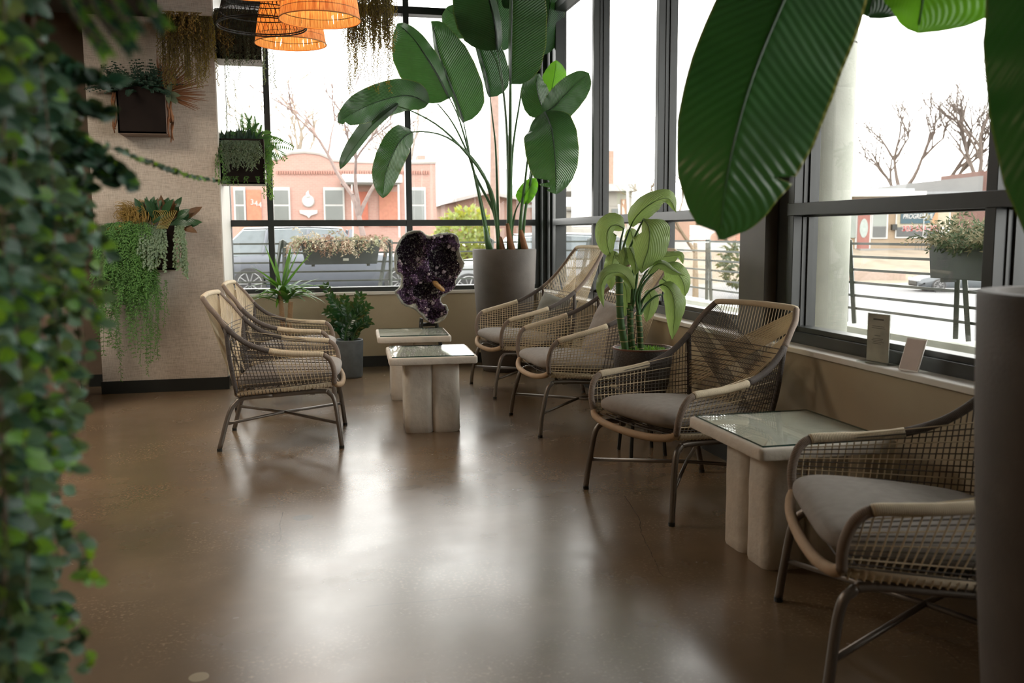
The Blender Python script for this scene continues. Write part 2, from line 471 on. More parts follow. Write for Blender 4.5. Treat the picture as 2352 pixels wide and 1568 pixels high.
# ================================================================== THE ROOM
BY = 9.07      # back wall face
RX = 2.34      # right sill edge / wall face
GX = 2.45      # right window inner face
CZ = 4.62      # ceiling height
def struct(name, mb, m, parent=None, **k):
    o = mb.build(name, m, parent, **k)
    if parent is None: o['kind'] = 'structure'
    return o

struct('floor', MB().box((-6.5, -5.5, -.1), (2.62, 9.3, 0)), M_floor)
struct('ceiling', MB().box((-6.5, -5.5, CZ), (2.7, 9.35, CZ+.15)), M_ceil)
struct('wall_back', MB().box((-.63, BY, 0), (2.62, BY+.2, .715)), M_paint)
struct('wall_right', MB().box((RX+.02, -5.5, 0), (2.62, BY, .715)), M_paint)
struct('wall_left', MB().box((-1.62, 8.04, 0), (-.63, 9.3, CZ)), M_linen)
struct('wall_recess', MB().box((-6.5, 8.48, 0), (-1.62, 8.7, CZ)), M_dwall)
struct('wall_side', MB().box((-6.6, -5.5, 0), (-6.5, 8.7, CZ)), M_dwall)
struct('wall_front', MB().box((-6.6, -5.6, 0), (2.7, -5.5, CZ)), M_dwall)
struct('baseboard_left', MB().box((-1.632, 8.028, 0), (-.618, 8.06, .105)).box((-.65, 8.03, 0), (-.618, BY, .105)).box((-6.5, 8.468, 0), (-1.62, 8.49, .105)), M_base)
struct('baseboard_back', MB().box((-.618, BY-.012, 0), (2.36, BY+.01, .105)), M_base)
struct('baseboard_right', MB().box((RX+.008, -5.5, 0), (RX+.03, BY-.012, .105)), M_base)
struct('trim_1', MB().box((-.63, BY-.02, .715), (2.6, BY+.2, .745)), M_sill, bevel=.004)       # back sill
struct('trim_2', MB().box((RX, -5.5, .715), (2.6, BY-.02, .742)), M_sill, bevel=.004)         # right sill
# white painted reveal of the wall block beside the window
struct('trim_3', MB().box((-.6305, 8.06, .106), (-.622, BY-.0, CZ)), M_sill)
# unseen lowered slab over the left, added to darken the upper wall
struct('shade_soffit', MB().box((-6.5, 2.5, 3.05), (-1.05, 8.03, CZ)), M_ceil)
struct('shade_overhang', MB().box((2.64, -30, 4.17), (5.35, 9.3, 4.6)), M_ceil)  # unseen slab outside, added and lowered to cut high sky light indoors
# taupe casing strip on the recessed wall
struct('trim_4', MB().box((-2.10, 8.44, 0), (-1.98, 8.48, 3.2)), M_dwall)

# ---- windows
def back_window():
    f = MB(); y0, y1 = BY+.03, BY+.17; zt = CZ
    f.box((-.62, y0, .745), (2.44, y1, .79))
    f.box((-.62, y0, 1.386), (2.44, y1, 1.447)); f.box((-.62, y0, 3.42), (2.44, y1, 3.49)); f.box((-.62, y0, 4.56), (2.44, y1, CZ))
    for x0, x1 in ((-.645, -.62), (-.284, -.228), (1.045, 1.103), (2.36, 2.46)):
        f.box((x0, y0-.005, .745), (x1, y1, zt))
        f.box((x0+.012, y1, .745), (x1-.012, y1+.02, zt))
    w = struct('window_1', f, M_frame, bevel=.003)
    for x0, x1 in ((-.62, -.284), (-.228, 1.045), (1.103, 2.36)):
        for z0, z1 in ((.79, 1.386), (1.447, 3.42), (3.49, 4.56)):
            MB().box((x0, BY+.12, z0), (x1, BY+.126, z1)).build('pane', M_glass, w)
def right_window(n, ys, mull, jambs):
    f = MB(); x0, x1 = GX, GX+.13; ya, yb = ys
    f.box((x0, ya, .742), (x1, yb, .80)); f.box((x0+.02, ya, .80), (x1-.03, yb, .825))
    f.box((x0-.01, ya, 1.386), (x1, yb, 1.447)); f.box((x0+.05, ya, 1.378), (x1-.02, yb, 1.386))
    f.box((x0, ya, 3.42), (x1, yb, 3.49)); f.box((x0, ya, 4.56), (x1, yb, CZ))
    cuts = [ya]
    for m in mull:
        f.box((x0-.004, m, .742), (x1, m+.055, CZ))
        f.box((x0+.045, m-.006, .80), (x0+.06, m+.061, CZ)); f.box((x0+.075, m-.010, .80), (x1, m+.065, CZ))
        cuts += [m, m+.055]
    cuts.append(yb)
    w = struct('window_%d' % n, f, M_frame, bevel=.002)
    for i in range(0, len(cuts), 2):
        if cuts[i+1]-cuts[i] < .1: continue
        for z0, z1 in ((.81, 1.384), (1.447, 3.42), (3.49, 4.56)):
            MB().box((GX+.10, cuts[i], z0), (GX+.106, cuts[i+1], z1)).build('pane', M_glass, w)
back_window()
right_window(2, (4.66, 8.72), (6.04, 7.46), None)
right_window(3, (-5.4, 4.27), (-4.1, -2.7, -1.3, .05, 1.43, 2.83, 4.215), None)
struct('trim_5', MB().box((GX-.07, 4.38, .742), (GX+.16, 4.66, CZ)), M_post)                    # wide bronze post
struct('trim_6', MB().box((GX-.0, 4.27, .742), (GX+.16, 4.38, CZ)), M_frame)
# corner post with stepped faces
struct('trim_7', MB().box((GX-.04, 8.98, .742), (GX+.17, BY+.17, CZ)).box((GX, 8.86, .742), (GX+.13, 8.98, CZ)).box((GX+.02, 8.72, .742), (GX+.13, 8.86, CZ)), M_frame, bevel=.003)

# low brown cabinet at the left
t = empty('reception_counter', (-2.4, 7.2, 0), 0, 'low dark brown counter block behind the hanging greenery on the left', 'counter')
MB().box((-.6, -.15, .08), (.72, .35, .80)).build('body', M_boxs, t, bevel=.01)
MB().box((-.58, -.12, 0), (.70, .33, .08)).build('plinth', M_base, t)
MB().box((-.62, -.17, .80), (.74, .37, .83)).build('worktop', M_box, t, bevel=.006)

# ================================================================== ARMCHAIRS
def make_chair(kind):
    """front is +x; returns the root Empty at the floor"""
    if kind == 'low':
        side = [(-.425, .285, .932), (-.385, .318, .880), (-.345, .332, .835), (-.29, .345, .762), (-.225, .355, .700), (-.15, .364, .652), (-.04, .37, .614), (.08, .372, .597), (.20, .370, .590), (.275, .366, .583), (.318, .358, .545), (.338, .345, .475), (.335, .325, .405)]
        ntop = .25; topz, topx = .938, -.428; psw = 3; swy = 6
        fr = [(.335, .325, .405), (.350, .29, .388), (.368, .18, .372), (.375, 0, .366)]
        rp = (-.29, .345, .762); rb = (-.25, .285, .345); fb = (.315, .315, .395)
        foot_f, foot_r, fy, ry = .370, -.362, .345, .302
    else:
        side = [(-.565, .315, 1.175), (-.525, .345, 1.115), (-.47, .362, 1.035), (-.38, .385, .925), (-.28, .402, .835), (-.17, .415, .765), (-.05, .423, .712), (.08, .425, .675), (.20, .422, .645), (.275, .418, .622), (.315, .408, .575), (.332, .392, .490), (.322, .37, .412)]
        ntop = .28; topz, topx = 1.185, -.575; psw = 4; swy = 6
        fr = [(.322, .37, .412), (.345, .33, .392), (.372, .20, .372), (.38, 0, .366)]
        rp = (-.28, .402, .835); rb = (-.27, .33, .350); fb = (.305, .36, .40)
        foot_f, foot_r, fy, ry = .385, -.385, .385, .34
    root = empty('rope_armchair')
    R = .0155
    mir = lambda P, s: [(p[0], p[1]*s, p[2]) for p in P]
    # top rail
    tr = cr([(side[0][0], -side[0][1], side[0][2]), (topx, -ntop+.02, topz), (topx-.012, 0, topz+.004), (topx, ntop-.02, topz), side[0]], 6)
    MB().tube(tr, R, 10).build('top_rail', M_cream if kind == 'low' else M_cream, root, True)
    for s in (1, -1):
        S = mir(side, s)
        i0 = psw
        MB().tube(cr(S, 6)[:i0*6+1], R, 10).build('back_frame', M_taupe, root, True)
        MB().tube(cr(S, 6)[i0*6:swy*6+1], R*1.02, 10).build('arm_rear', M_dark, root, True)
        a = MB().tube(cr(S, 6)[swy*6:9*6+1], R*1.12, 10).build('armrest', M_cream, root, True)
        MB().tube(cr(S, 6)[9*6:], R, 10).build('front_post', M_taupe, root, True)
        MB().tube(resample([V((rp[0], rp[1]*s, rp[2])), V(((rp[0]*.45+rb[0]*.55)-.01, (rp[1]*.5+rb[1]*.5)*s*1.02, (rp[2]+rb[2])/2)), V((rb[0], rb[1]*s, rb[2]))], 8), .0135, 8).build('rear_post', M_dark, root, True)
        MB().tube([(fb[0], fb[1]*s, fb[2]), (rb[0], rb[1]*s, rb[2])], .0165, 8).build('seat_side_rail', M_cream, root, True)
    f2 = fr + [(p[0], -p[1], p[2]) for p in fr[-2::-1]]
    MB().tube(cr(f2, 6), R*1.15, 10).build('front_rail', M_tan, root, True)
    MB().tube([(rb[0], rb[1], rb[2]), (rb[0], -rb[1], rb[2])], .0165, 8).build('seat_rear_rail', M_cream, root, True)
    # ---- ropes
    rad = .0023
    for s in (1, -1):
        arm = [V(p) for p in cr(mir(side, s), 8)][psw*8:]
        nv = 27
        A = resample(arm[:(9-psw)*8+3], nv)
        c_, d_ = MB(), MB()
        for i, a in enumerate(A):
            t = i/(nv-1)
            b = V((rb[0], rb[1]*s, rb[2])).lerp(V((fb[0], fb[1]*s, fb[2])), t*1.0)
            mb = c_ if a.x > side[swy][0]-.005 else d_
            mid = (a+b)/2 + V((0, .006*s, 0))
            mb.tube([a, mid, b], rad if mb is d_ else rad*1.1, 4, caps=False)
            if i % 1 == 0:   # wrap of the cord on the seat rail
                mb.tube([b+V((0, .018*s, .008)), b+V((.004, .012*s, -.016)), b+V((.008, -.01*s, -.014))], rad, 4, caps=False)
        c_.build('arm_rope', M_rcream, root); d_.build('side_rope', M_rdark, root)
        # horizontals from the front post back to the rear post
        h = MB(); h2 = MB()
        fp = resample([V(p) for p in cr(mir(side, s), 8)][9*8:], 40)
        rpst = [V((rp[0], rp[1]*s, rp[2])).lerp(V((rb[0], rb[1]*s, rb[2])), k/39) for k in range(40)]
        nh = 15
        for i in range(nh):
            t = (i+.6)/nh
            a = fp[int(t*39)]; z = a.z
            b = rpst[int((.20+.8*t)*39)]
            mid = (a+b)/2 + V((0, .004*s, 0))
            (h if i % 3 else h2).tube([a, mid, b], rad*.95, 4, caps=False)
        h.build('side_cord', M_rdark if kind == 'low' else M_rcream, root); h2.build('side_band', M_rcream, root)
    # back: vertical fan, diagonals and cross bands
    n = 26; f = MB()
    for i in range(n):
        t = i/(n-1); y = (t-.5)*2
        a = V((topx-.01, y*(ntop-.005), topz)); b = V((rb[0]+.0, y*rb[1]*.96, rb[2]))
        f.tube([a, (a+b)/2+V((-.012*(1-y*y), 0, 0)), b], rad*1.05, 4, caps=False)
    f.build('back_rope', M_rcream, root)
    dg = MB(); dl = MB()
    up = lambda s: resample([V(p) for p in cr(mir(side, s), 8)][:psw*8+1], 17)
    for s in (1, -1):
        U = up(s); nd = 16
        for i in range(nd):
            a = U[i+1 if i < 16 else 16]; t = i/(nd-1)
            if t < .55:
                b = V((rb[0], -rb[1]*s, rb[2])).lerp(V((rp[0], -rp[1]*s, rp[2])), .62-t*.55)
            else:
                b = V((rb[0], -rb[1]*s*(1-(t-.5)*1.1), rb[2]))
            m_ = (a+b)/2+V((-.014, 0, 0))
            (dg if s > 0 else dl).tube([a, m_, b], rad, 4, caps=False)
            a2 = a+(U[i]-a)*.45; b2 = b+V((0, 0, .012))
            (dg if s > 0 else dl).tube([a2, (a2+b2)/2+V((-.013, 0, 0)), b2], rad, 4, caps=False)
    dg.build('diagonal_rope', M_rcream, root); dl.build('diagonal_rope', M_rdark if kind == 'low' else M_rcream, root)
    hb = MB()
    for i in range(17):
        t = (i+.5)/17
        a = V((rp[0], rp[1], rp[2])).lerp(V((rb[0], rb[1], rb[2])), t); b = V((a.x, -a.y, a.z))
        hb.tube([a, V((a.x-.022, a.y*.5, a.z)), V((a.x-.03, 0, a.z)), V((b.x-.022, b.y*.5, b.z)), b], rad, 4, caps=False)
    hb.build('back_band', M_rdark, root)
    # ---- seat web + cushion
    sw = MB()
    for i in range(16):
        t = i/15; x = rb[0]+(fb[0]-rb[0])*t; z = rb[2]+(fb[2]-rb[2])*t; yy = rb[1]+(fb[1]-rb[1])*t
        sw.tube([(x, yy, z), (x, 0, z-.012), (x, -yy, z)], .003, 4, caps=False)
    sw.build('seat_web', M_rdark, root)
    W_, D_ = (.300, .315) if kind == 'low' else (.345, .325)
    cx_ = .055 if kind == 'low' else .045
    rows = []; nu = 30; nv = 26
    tilt = math.atan2(fb[2]-rb[2], fb[0]-rb[0])
    for i in range(nu+1):
        th = -PI/2+PI*i/nu; row = []
        for j in range(nv*2):
            ph = 2*PI*j/(nv*2)
            ce = lambda w, e: math.copysign(abs(math.cos(w))**e, math.cos(w)); se = lambda w, e: math.copysign(abs(math.sin(w))**e, math.sin(w))
            x = D_*ce(th, .42)*ce(ph, .35); y = W_*ce(th, .42)*se(ph, .35); z = .052*se(th, .85)
            z += .020*(1-(x/D_)**2)*(1-(y/W_)**2)*(1 if z > 0 else .2)
            y *= 1-.06*max(0, -x/D_)
            p = V((x, y, z)); p = Matrix.Rotation(-tilt, 4, 'Y') @ p
            row.append((p.x+cx_, p.y, p.z+(rb[2]+fb[2])/2+.062))
        rows.append(row)
    MB().grid(rows, closed=True).build('seat_cushion', M_cush, root, True)
    # ---- metal base
    for s in (1, -1):
        P = [(foot_r, ry*s, 0.012), (foot_r+.06, (ry-.012)*s, .22), (-.262, (ry-.024)*s, .285), (-.205, (ry-.03)*s, .318), (.0, (ry-.02)*s, .334), (.25, (fy-.045)*s, .350), (.305, (fy-.035)*s, .335), (.335, (fy-.025)*s, .285), (foot_f-.012, (fy-.008)*s, .12), (foot_f, fy*s, 0.012)]
        Q = cr(P, 6)
        MB().tube(Q[:24], .0145, 8).build('leg', M_leg, root, True)
        MB().tube(Q[23:34], .0145, 8).build('base_rail', M_leg, root, True)
        MB().tube(Q[33:], .0145, 8).build('leg', M_leg, root, True)
        for x, y in ((foot_r, ry*s), (foot_f, fy*s)):
            MB().lathe([(.0155, 0), (.0155, .016), (.012, .018)], (x, y, 0), 12).build('foot_cap', M_base, root)
        MB().tube([(foot_r+.045, (ry-.01)*s, .165), (0, 0, .172), (foot_f-.02, -(fy-.012)*s, .155)], .0095, 8).build('cross_brace', M_leg, root, True)
        for x in (-.16, .20):
            MB().box((x-.015, (ry-.035)*s-.008, .325), (x+.015, (ry-.035)*s+.008, .375)).build('bracket', M_leg, root)
    return root

lowp = make_chair('low'); highp = make_chair('high')
G_ch = 'woven rope armchairs of the lounge'
def put_chair(o, x, y, ang, label):
    o.location = (x, y, 0); o.rotation_euler = (0, 0, ang); tag(o, label, 'armchair', G_ch); return o
put_chair(lowp, -.125, 5.96, math.radians(-4.5), 'low rope armchair on the left side of the lounge, nearer of the two facing right')
put_chair(copy_tree(lowp), -.11, 7.30, math.radians(-4), 'low rope armchair behind its twin on the left, beside the yucca')
put_chair(copy_tree(lowp), 1.845, 4.125, math.radians(180+16), 'low rope armchair facing left between the leafy cane plant and the large table')
put_chair(copy_tree(lowp), 1.829, 2.319, math.radians(180-20.5), 'rope armchair nearest the camera, partly hidden by the big pot at right')
SC.objects['rope_armchair.004'].scale = (1, 1.14, 1)
put_chair(highp, 1.84, 7.40, math.radians(180+3.5), 'high-backed rope armchair in the window corner with a cushion, farthest on the right')
put_chair(copy_tree(highp), 1.85, 5.95, math.radians(180+1), 'high-backed rope armchair partly behind the leafy cane plant')

def pillow(loc, rot, sz, m, label):
    rows = []; nu = 22; nv = 22
    def P(u, v, s):
        k = (1-abs(u)**2.6)*(1-abs(v)**2.6)
        pin = 1-.10*(1-abs(u*v))*max(abs(u), abs(v))
        z = s*.072*max(0, k)**.42 + .004*math.sin(9*u+4*v)*k
        return V((u*sz*pin, v*sz*pin, z))
    mb = MB()
    for s in (1, -1):
        mb.grid([[P(-1+2*i/nu, -1+2*j/nv, s) for j in range(nv+1)] for i in range(nu+1)])
    o = mb.build('throw_pillow', m, None, True); o.location = loc; o.rotation_euler = rot
    return tag(o, label, 'pillow', 'throw pillows')
pillow((2.05, 7.33, .60), (math.radians(20), math.radians(-66), math.radians(12)), .20, M_pill, 'green-grey square throw pillow leaning in the corner high-backed armchair')
pillow((2.03, 5.90, .63), (math.radians(4), math.radians(-66), math.radians(5)), .22, M_cush, 'grey throw pillow in the armchair behind the leafy cane plant')

# ================================================================== TABLES
def table():
    t = empty('side_table')
    def rr(w, h, r, n=5):
        out = []
        for cx_, cy_, a0 in ((w-r, h-r, 0), (-w+r, h-r, 90), (-w+r, -h+r, 180), (w-r, -h+r, 270)):
            for k in range(n+1):
                a = math.radians(a0+90*k/n); out.append((cx_+r*math.cos(a), cy_+r*math.sin(a)))
        return out
    def jit(o, k=.0022, sc=14):
        for v in o.data.vertices:
            n_ = noise.noise_vector(v.co*sc); v.co += n_*k
    q = MB(); w, h = .285, .315
    ol = rr(w, h, .018)
    # slab with subdivided side so its edge can be uneven
    b = MB(); o4 = []
    for i in range(len(ol)):
        a, c = V(ol[i]), V(ol[(i+1) % len(ol)]); n = max(1, int((c-a).length/.025))
        for k in range(n): o4.append(tuple(a.lerp(c, k/n)))
    rows = [[(x*s_, y*s_, z) for x, y in o4] for (s_, z) in ((.0, .470), (.97, .470), (.992, .473), (1, .480), (1, .495), (1, .508), (.992, .515), (.975, .518), (.0, .518))]
    b.grid(rows, closed=True)
    o = b.build('table_top', M_plaster, t, True, auto=.8); jit(o)
    # base of four rounded lobes
    r_ = .092; lob = []
    for (sx, sy, a0) in ((1, 1, -45), (-1, 1, 45), (-1, -1, 135), (1, -1, 225)):
        L = []
        R4 = rr(r_, r_*1.0, .048, 6)
        cx_, cy_ = sx*.090, sy*.098
        lob.append((cx_, cy_, R4))
    for cx_, cy_, R4 in lob:
        b = MB(); o5 = []
        for i in range(len(R4)):
            a, c = V(R4[i]), V(R4[(i+1) % len(R4)]); n = max(1, int((c-a).length/.03))
            for k in range(n): o5.append(tuple(a.lerp(c, k/n)))
        rows = [[(cx_+x*(1 if z > .01 else .96), cy_+y*(1 if z > .01 else .96), z) for x, y in o5] for z in [0, .012]+[.012+.46*k/14 for k in range(1, 15)]]
        b.grid(rows, closed=True)
        o = b.build('base_lobe', M_plaster, t, True, auto=1.0); jit(o, .0035, 9)
    g = MB(); g.cur = 0
    ol2 = rr(w-.020, h-.020, .004, 2)
    n = len(ol2); 
    for z in (.519, .5255):
        g.v += [(x, y, z) for x, y in ol2]
    g.face(list(range(n))[::-1]); g.face([n+i for i in range(n)])
    g.cur = 1
    for i in range(n): g.face([i, (i+1) % n, n+(i+1) % n, n+i])
    g.build('glass_top', [M_tglass, M_gedge], t)
    return t
tb = table()
for i, (x, y, a, lab) in enumerate(((.838, 6.07, -3.5, 'white plaster side table with glass top, nearer of the two in the middle'),
                                   (.868, 7.30, -3.5, 'white plaster side table with glass top, just in front of the amethyst geode'),
                                   (1.895, 3.27, 0, 'white plaster side table with glass top at the right, between two armchairs'))):
    o = tb if i == 0 else copy_tree(tb)
    o.location = (x, y, 0); o.rotation_euler = (0, 0, math.radians(a)); tag(o, lab, 'table', 'white plaster side tables')

# ================================================================== AMETHYST GEODE
def geode():
    Y0 = 7.86
    OL = [(330,190),(390,168),(450,155),(540,165),(600,215),(660,240),(720,220),(820,195),(930,190),(1020,220),(1070,290),(1080,420),(1100,540),(1150,620),(1120,720),(1060,820),(1030,880),(1030,940),(970,1020),(870,1090),(820,1130),(830,1180),(890,1195),(920,1260),(910,1340),(850,1430),(760,1480),(670,1480),(590,1440),(510,1360),(430,1285),(330,1250),(250,1200),(190,1110),(155,1050),(160,1010),(215,960),(240,900),(240,820),(180,780),(150,680),(150,560),(160,440),(200,340),(260,250)]
    c0 = at(880+620/6.03, 500+1480/6.03, Y0)
    zx = lambda a, b: at(880+a/6.03, 500+b/6.03, Y0)-c0
    pts = [(zx(a, b).x, zx(a, b).z) for a, b in OL]
    pts = [(p[0], p[1]) for p in cr(pts, 3, True)]
    def dist(x, z):
        best = 9; ins = False; n = len(pts)
        for i in range(n):
            x1, z1 = pts[i]; x2, z2 = pts[(i+1) % n]
            if (z1 > z) != (z2 > z) and x < (x2-x1)*(z-z1)/(z2-z1)+x1: ins = not ins
            dx, dz = x2-x1, z2-z1; L = dx*dx+dz*dz
            t = max(0, min(1, ((x-x1)*dx+(z-z1)*dz)/L)) if L else 0
            best = min(best, math.hypot(x-x1-t*dx, z-z1-t*dz))
        return best if ins else -best
    cav = []
    for a, b, ra, rb_, dp_ in ((370, 430, 200, 250, .11), (860, 600, 210, 240, .13), (600, 1020, 190, 130, .10), (340, 1080, 120, 110, .05), (720, 1340, 120, 90, .05), (900, 290, 120, 60, .04)):
        c = zx(a, b); cav.append((c.x, c.z, ra/6.03*7.75/2093, rb_/6.03*7.75/2093, dp_))
    def recess(x, z, d):
        r = 0
        for cx_, cz_, ra, rb_, dd in cav:
            q = ((x-cx_)/ra)**2+((z-cz_)/rb_)**2
            if q < 1.4: r = max(r, dd*max(0, 1-q/1.4)**.6)
        return (.012+r)*min(1, max(0, (d-.014)/.02))
    st = .0075; xs = [p[0] for p in pts]; zs = [p[1] for p in pts]
    bm = bmesh.new(); g = {}
    nx = int((max(xs)-min(xs))/st)+2; nz_ = int((max(zs)-min(zs))/st)+2
    D = {}
    for i in range(nx):
        for j in range(nz_):
            x = min(xs)+i*st; z = min(zs)+j*st; D[i, j] = (x, z, dist(x, z))
    def vert(i, j, k):
        if (i, j, k) in g: return g[i, j, k]
        x, z, d = D[i, j]
        nn = noise.noise(V((x*22, z*22, 3)))
        if k == 0: y = recess(x, z, d) - .004*nn*(d > .01)+(.008 if d > .02 else 0)
        else: y = .05+.11*math.sqrt(max(0, min(1, d/.10)))+.02*nn
        v = bm.verts.new((x, y, z)); g[i, j, k] = v; return v
    for i in range(nx-1):
        for j in range(nz_-1):
            if all(D[a][2] > 0 for a in ((i, j), (i+1, j), (i+1, j+1), (i, j+1))):
                bm.faces.new([vert(i, j, 0), vert(i+1, j, 0), vert(i+1, j+1, 0), vert(i, j+1, 0)])
                bm.faces.new([vert(i, j+1, 1), vert(i+1, j+1, 1), vert(i+1, j, 1), vert(i, j, 1)])
    be = [e for e in bm.edges if len(e.link_faces) == 1]
    inv = {v: k for k, v in g.items()}
    for e in be:
        a, b = e.verts; ka, kb = inv[a], inv[b]
        if ka[2] == 0:
            a2, b2 = g[ka[0], ka[1], 1], g[kb[0], kb[1], 1]
            try: bm.faces.new([a, b, b2, a2])
            except Exception: pass
    bmesh.ops.recalc_face_normals(bm, faces=bm.faces)
    bv = [v for v, k in inv.items() if D[k[0], k[1]][2] < .016]
    for _ in range(5): bmesh.ops.smooth_vert(bm, verts=bv, factor=.5, use_axis_x=True, use_axis_y=True, use_axis_z=True)
    me = bpy.data.meshes.new('rock_shell'); bm.to_mesh(me); bm.free()
    me.polygons.foreach_set('use_smooth', [True]*len(me.polygons))
    rock = mat('geode_rock', (.33, .34, .29), .7, var=.4, nscale=22, bump=.8, bscale=45)
    me.materials.append(rock)
    t = empty('amethyst_geode', c0, 0, 'large upright amethyst geode on a black metal stand by the back window', 'geode')
    sh = bpy.data.objects.new('rock_shell', me); COL.objects.link(sh); sh.parent = t
    # crystals
    def crysmat(n, c, r=.12):
        m, nt, b = newmat(n); nz_ = N(nt, 'ShaderNodeTexNoise'); nz_.inputs['Scale'].default_value = 40; nt.links.new(coords(nt), nz_.inputs['Vector'])
        nt.links.new(ramp(nt, nz_.outputs[0], [(.35, [q*.5 for q in c]), (.7, [min(1, q*1.6) for q in c])]), b.inputs['Base Color'])
        b.inputs['Roughness'].default_value = r; b.inputs['Specular IOR Level'].default_value = .7; return m
    mats = [crysmat('amethyst_dark', (.020, .011, .024)), crysmat('amethyst_purple', (.105, .062, .125)), crysmat('amethyst_pale', (.50, .38, .50), .3)]
    cm = MB(); rnd = random.Random(3); k = 0
    while k < 14000:
        x = rnd.uniform(min(xs), max(xs)); z = rnd.uniform(min(zs), max(zs)); d = dist(x, z)
        if d < .014+.034*(.5+noise.noise(V((x*14, z*14, 9)))) : continue
        k += 1
        y = recess(x, z, d)
        eps = .004
        nx_ = (recess(x+eps, z, dist(x+eps, z))-y)/eps if k % 3 == 0 else 0; nz2 = 0
        nrm = V((nx_*.6+rnd.uniform(-.5, .5), -1, nz2+rnd.uniform(-.5, .5))).normalized()
        deep = y > .060
        s_ = rnd.uniform(.003, .0075)*(1.0 if not deep else .8)
        pl = noise.noise(V((x*9, 0, z*9)))
        cm.cur = 0 if (deep or (pl < .02 and rnd.random() < .75)) else (1 if rnd.random() < .88 else 2)
        if d < .026 and rnd.random() < .3: cm.cur = 2
        tt = nrm.orthogonal().normalized(); bb = nrm.cross(tt); b0 = len(cm.v); a0 = rnd.random()*6
        base = V((x, y+.004, z))
        for q in range(5):
            a = a0+2*PI*q/5; cm.v.append(tuple(base+(tt*math.cos(a)+bb*math.sin(a))*s_))
        cm.v.append(tuple(base+nrm*s_*rnd.uniform(1.3, 2.2)))
        for q in range(5): cm.face([b0+q, b0+(q+1) % 5, b0+5])
    cm.build('crystal_lining', mats, t)
    # pale rosettes and the honey calcite
    ro = MB()
    for a, b, r in ((500, 575, 48), (235, 600, 30), (262, 640, 26), (765, 695, 32), (632, 778, 26), (868, 755, 40), (745, 775, 28), (525, 892, 30), (948, 822, 28), (935, 395, 46), (990, 430, 44), (620, 1268, 34), (600, 1350, 26), (830, 1330, 34), (690, 1180, 34), (810, 255, 30), (955, 245, 26), (700, 270, 30), (1010, 440, 30)):
        p = zx(a, b); rr_ = r/6.03*7.75/2093
        for q in range(9):
            an = q*2.4; rad_ = rr_*.55*(q/9)**.5
            c = V((p.x+rad_*math.cos(an), recess(p.x, p.z, dist(p.x, p.z))-.006, p.z+rad_*math.sin(an)))
            ro.lathe([(0.0001, -.007), (rr_*.42, -.001), (rr_*.36, .006), (.0001, .010)], (0, 0, 0), 6, Matrix.Translation(c) @ Matrix.Rotation(PI/2+an*.1, 4, 'X'))
    ro.build('crystal_rosette', crysmat('rosette_pale', (.36, .30, .33), .4), t)
    ca = MB(); a = zx(690, 880); b = zx(850, 1020); pts_ = []
    for q in range(9):
        p = a.lerp(b, q/8); pts_.append(V((p.x, .0, p.z)))
    ca.tube(pts_, [.008, .017, .022, .021, .023, .021, .02, .018, .007], 10)
    o = ca.build('calcite_vein', mat('honey_calcite', (.34, .19, .06), .35, var=.6, nscale=30, bump=.5), t, True)
    for v in o.data.vertices: v.co += noise.noise_vector(v.co*40)*.005
    # stand
    z0 = -c0.z; sm = MB()
    sm.lathe([(.0001, z0), (.17, z0), (.17, z0+.012), (.165, z0+.014), (.0001, z0+.014)], (.08, .07, 0), 24)
    sm.build('stand_base', M_base, t)
    for x0, x1 in ((-.045, -.10), (.075, .19)):
        for yy in (.03, .12):
            MB().tube([(x0, yy, .05), ((x0+x1)/2, yy, z0*.5), (x1, yy, z0+.01)], .012, 6).build('stand_leg', M_base, t)
    MB().tube([(-.06, .07, -.005), (.08, .07, -.005)], .018, 8).build('cradle', M_base, t)
geode()

# ================================================================== BIG PADDLE LEAVES
PROF = [(0, .30), (.04, .62), (.12, .86), (.28, 1.0), (.5, 1.0), (.7, .90), (.84, .70), (.93, .45), (.98, .2), (1, .03)]
def prof(u, P=PROF):
    for (a, x), (b, y) in zip(P, P[1:]):
        if u <= b: return x+(y-x)*(u-a)/(b-a)
    return P[-1][1]
def paddle(mid, wl, wr, fl=.2, fr=.2, m=None, parent=None, name='leaf', P=PROF, nu=34, nv=6, rip=.006, notch=(), curl=.0):
    """mid: world points base to tip; wl / wr half widths in metres, fl / fr how far each half folds back (radians)"""
    M_ = resample(cr(mid, 8), nu+1); rows = []; uvs = []
    L = sum((M_[i+1]-M_[i]).length for i in range(nu))
    rnd = random.Random(int(mid[0][0]*1000) % 9973)
    ph = rnd.random()*6
    for i in range(nu+1):
        u = i/nu; t = (M_[min(i+1, nu)]-M_[max(i-1, 0)]).normalized()
        d = (M_[i]-CP).normalized(); s = t.cross(d)
        if s.length < .05: s = t.orthogonal()
        s.normalize(); nn = s.cross(t).normalized()
        if nn.dot(d) < 0: nn = -nn
        w = prof(u, P); row = []; ur = []
        for j in range(-nv, nv+1):
            v = j/nv; side = 1 if v < 0 else -1; a = abs(v); ww = (wl if v < 0 else wr)*w; f = fl if v < 0 else fr
            for (sd, u0_, du, dep_) in notch:
                if sd == (0 if v < 0 else 1) and abs(u-u0_) < du and a > dep_: ww *= dep_/a if a > 0 else 1
            ang = f + curl*a
            off = s*side*math.cos(ang)*ww*a + nn*math.sin(ang)*ww*a
            rp = rip*math.sin(u*34+ph+side)*a*a + rip*.7*math.sin(u*17+2*ph)*a
            row.append(M_[i]+off+nn*rp); ur.append((u*L/.6, v))
        rows.append(row); uvs.append(ur)
    mb = MB(); mb.grid(rows, uvs)
    # raised midrib
    rib = MB.tube(mb, [M_[i]-((M_[i]-CP).normalized())*.002 for i in range(0, nu-1, 2)], [.0065*(1-.75*i/nu)*(max(wl, wr)/.16)*(.7 if nu > 80 else 1) for i in range(0, nu-1, 2)], 5, v0=0)
    return mb.build(name, m, parent, True)

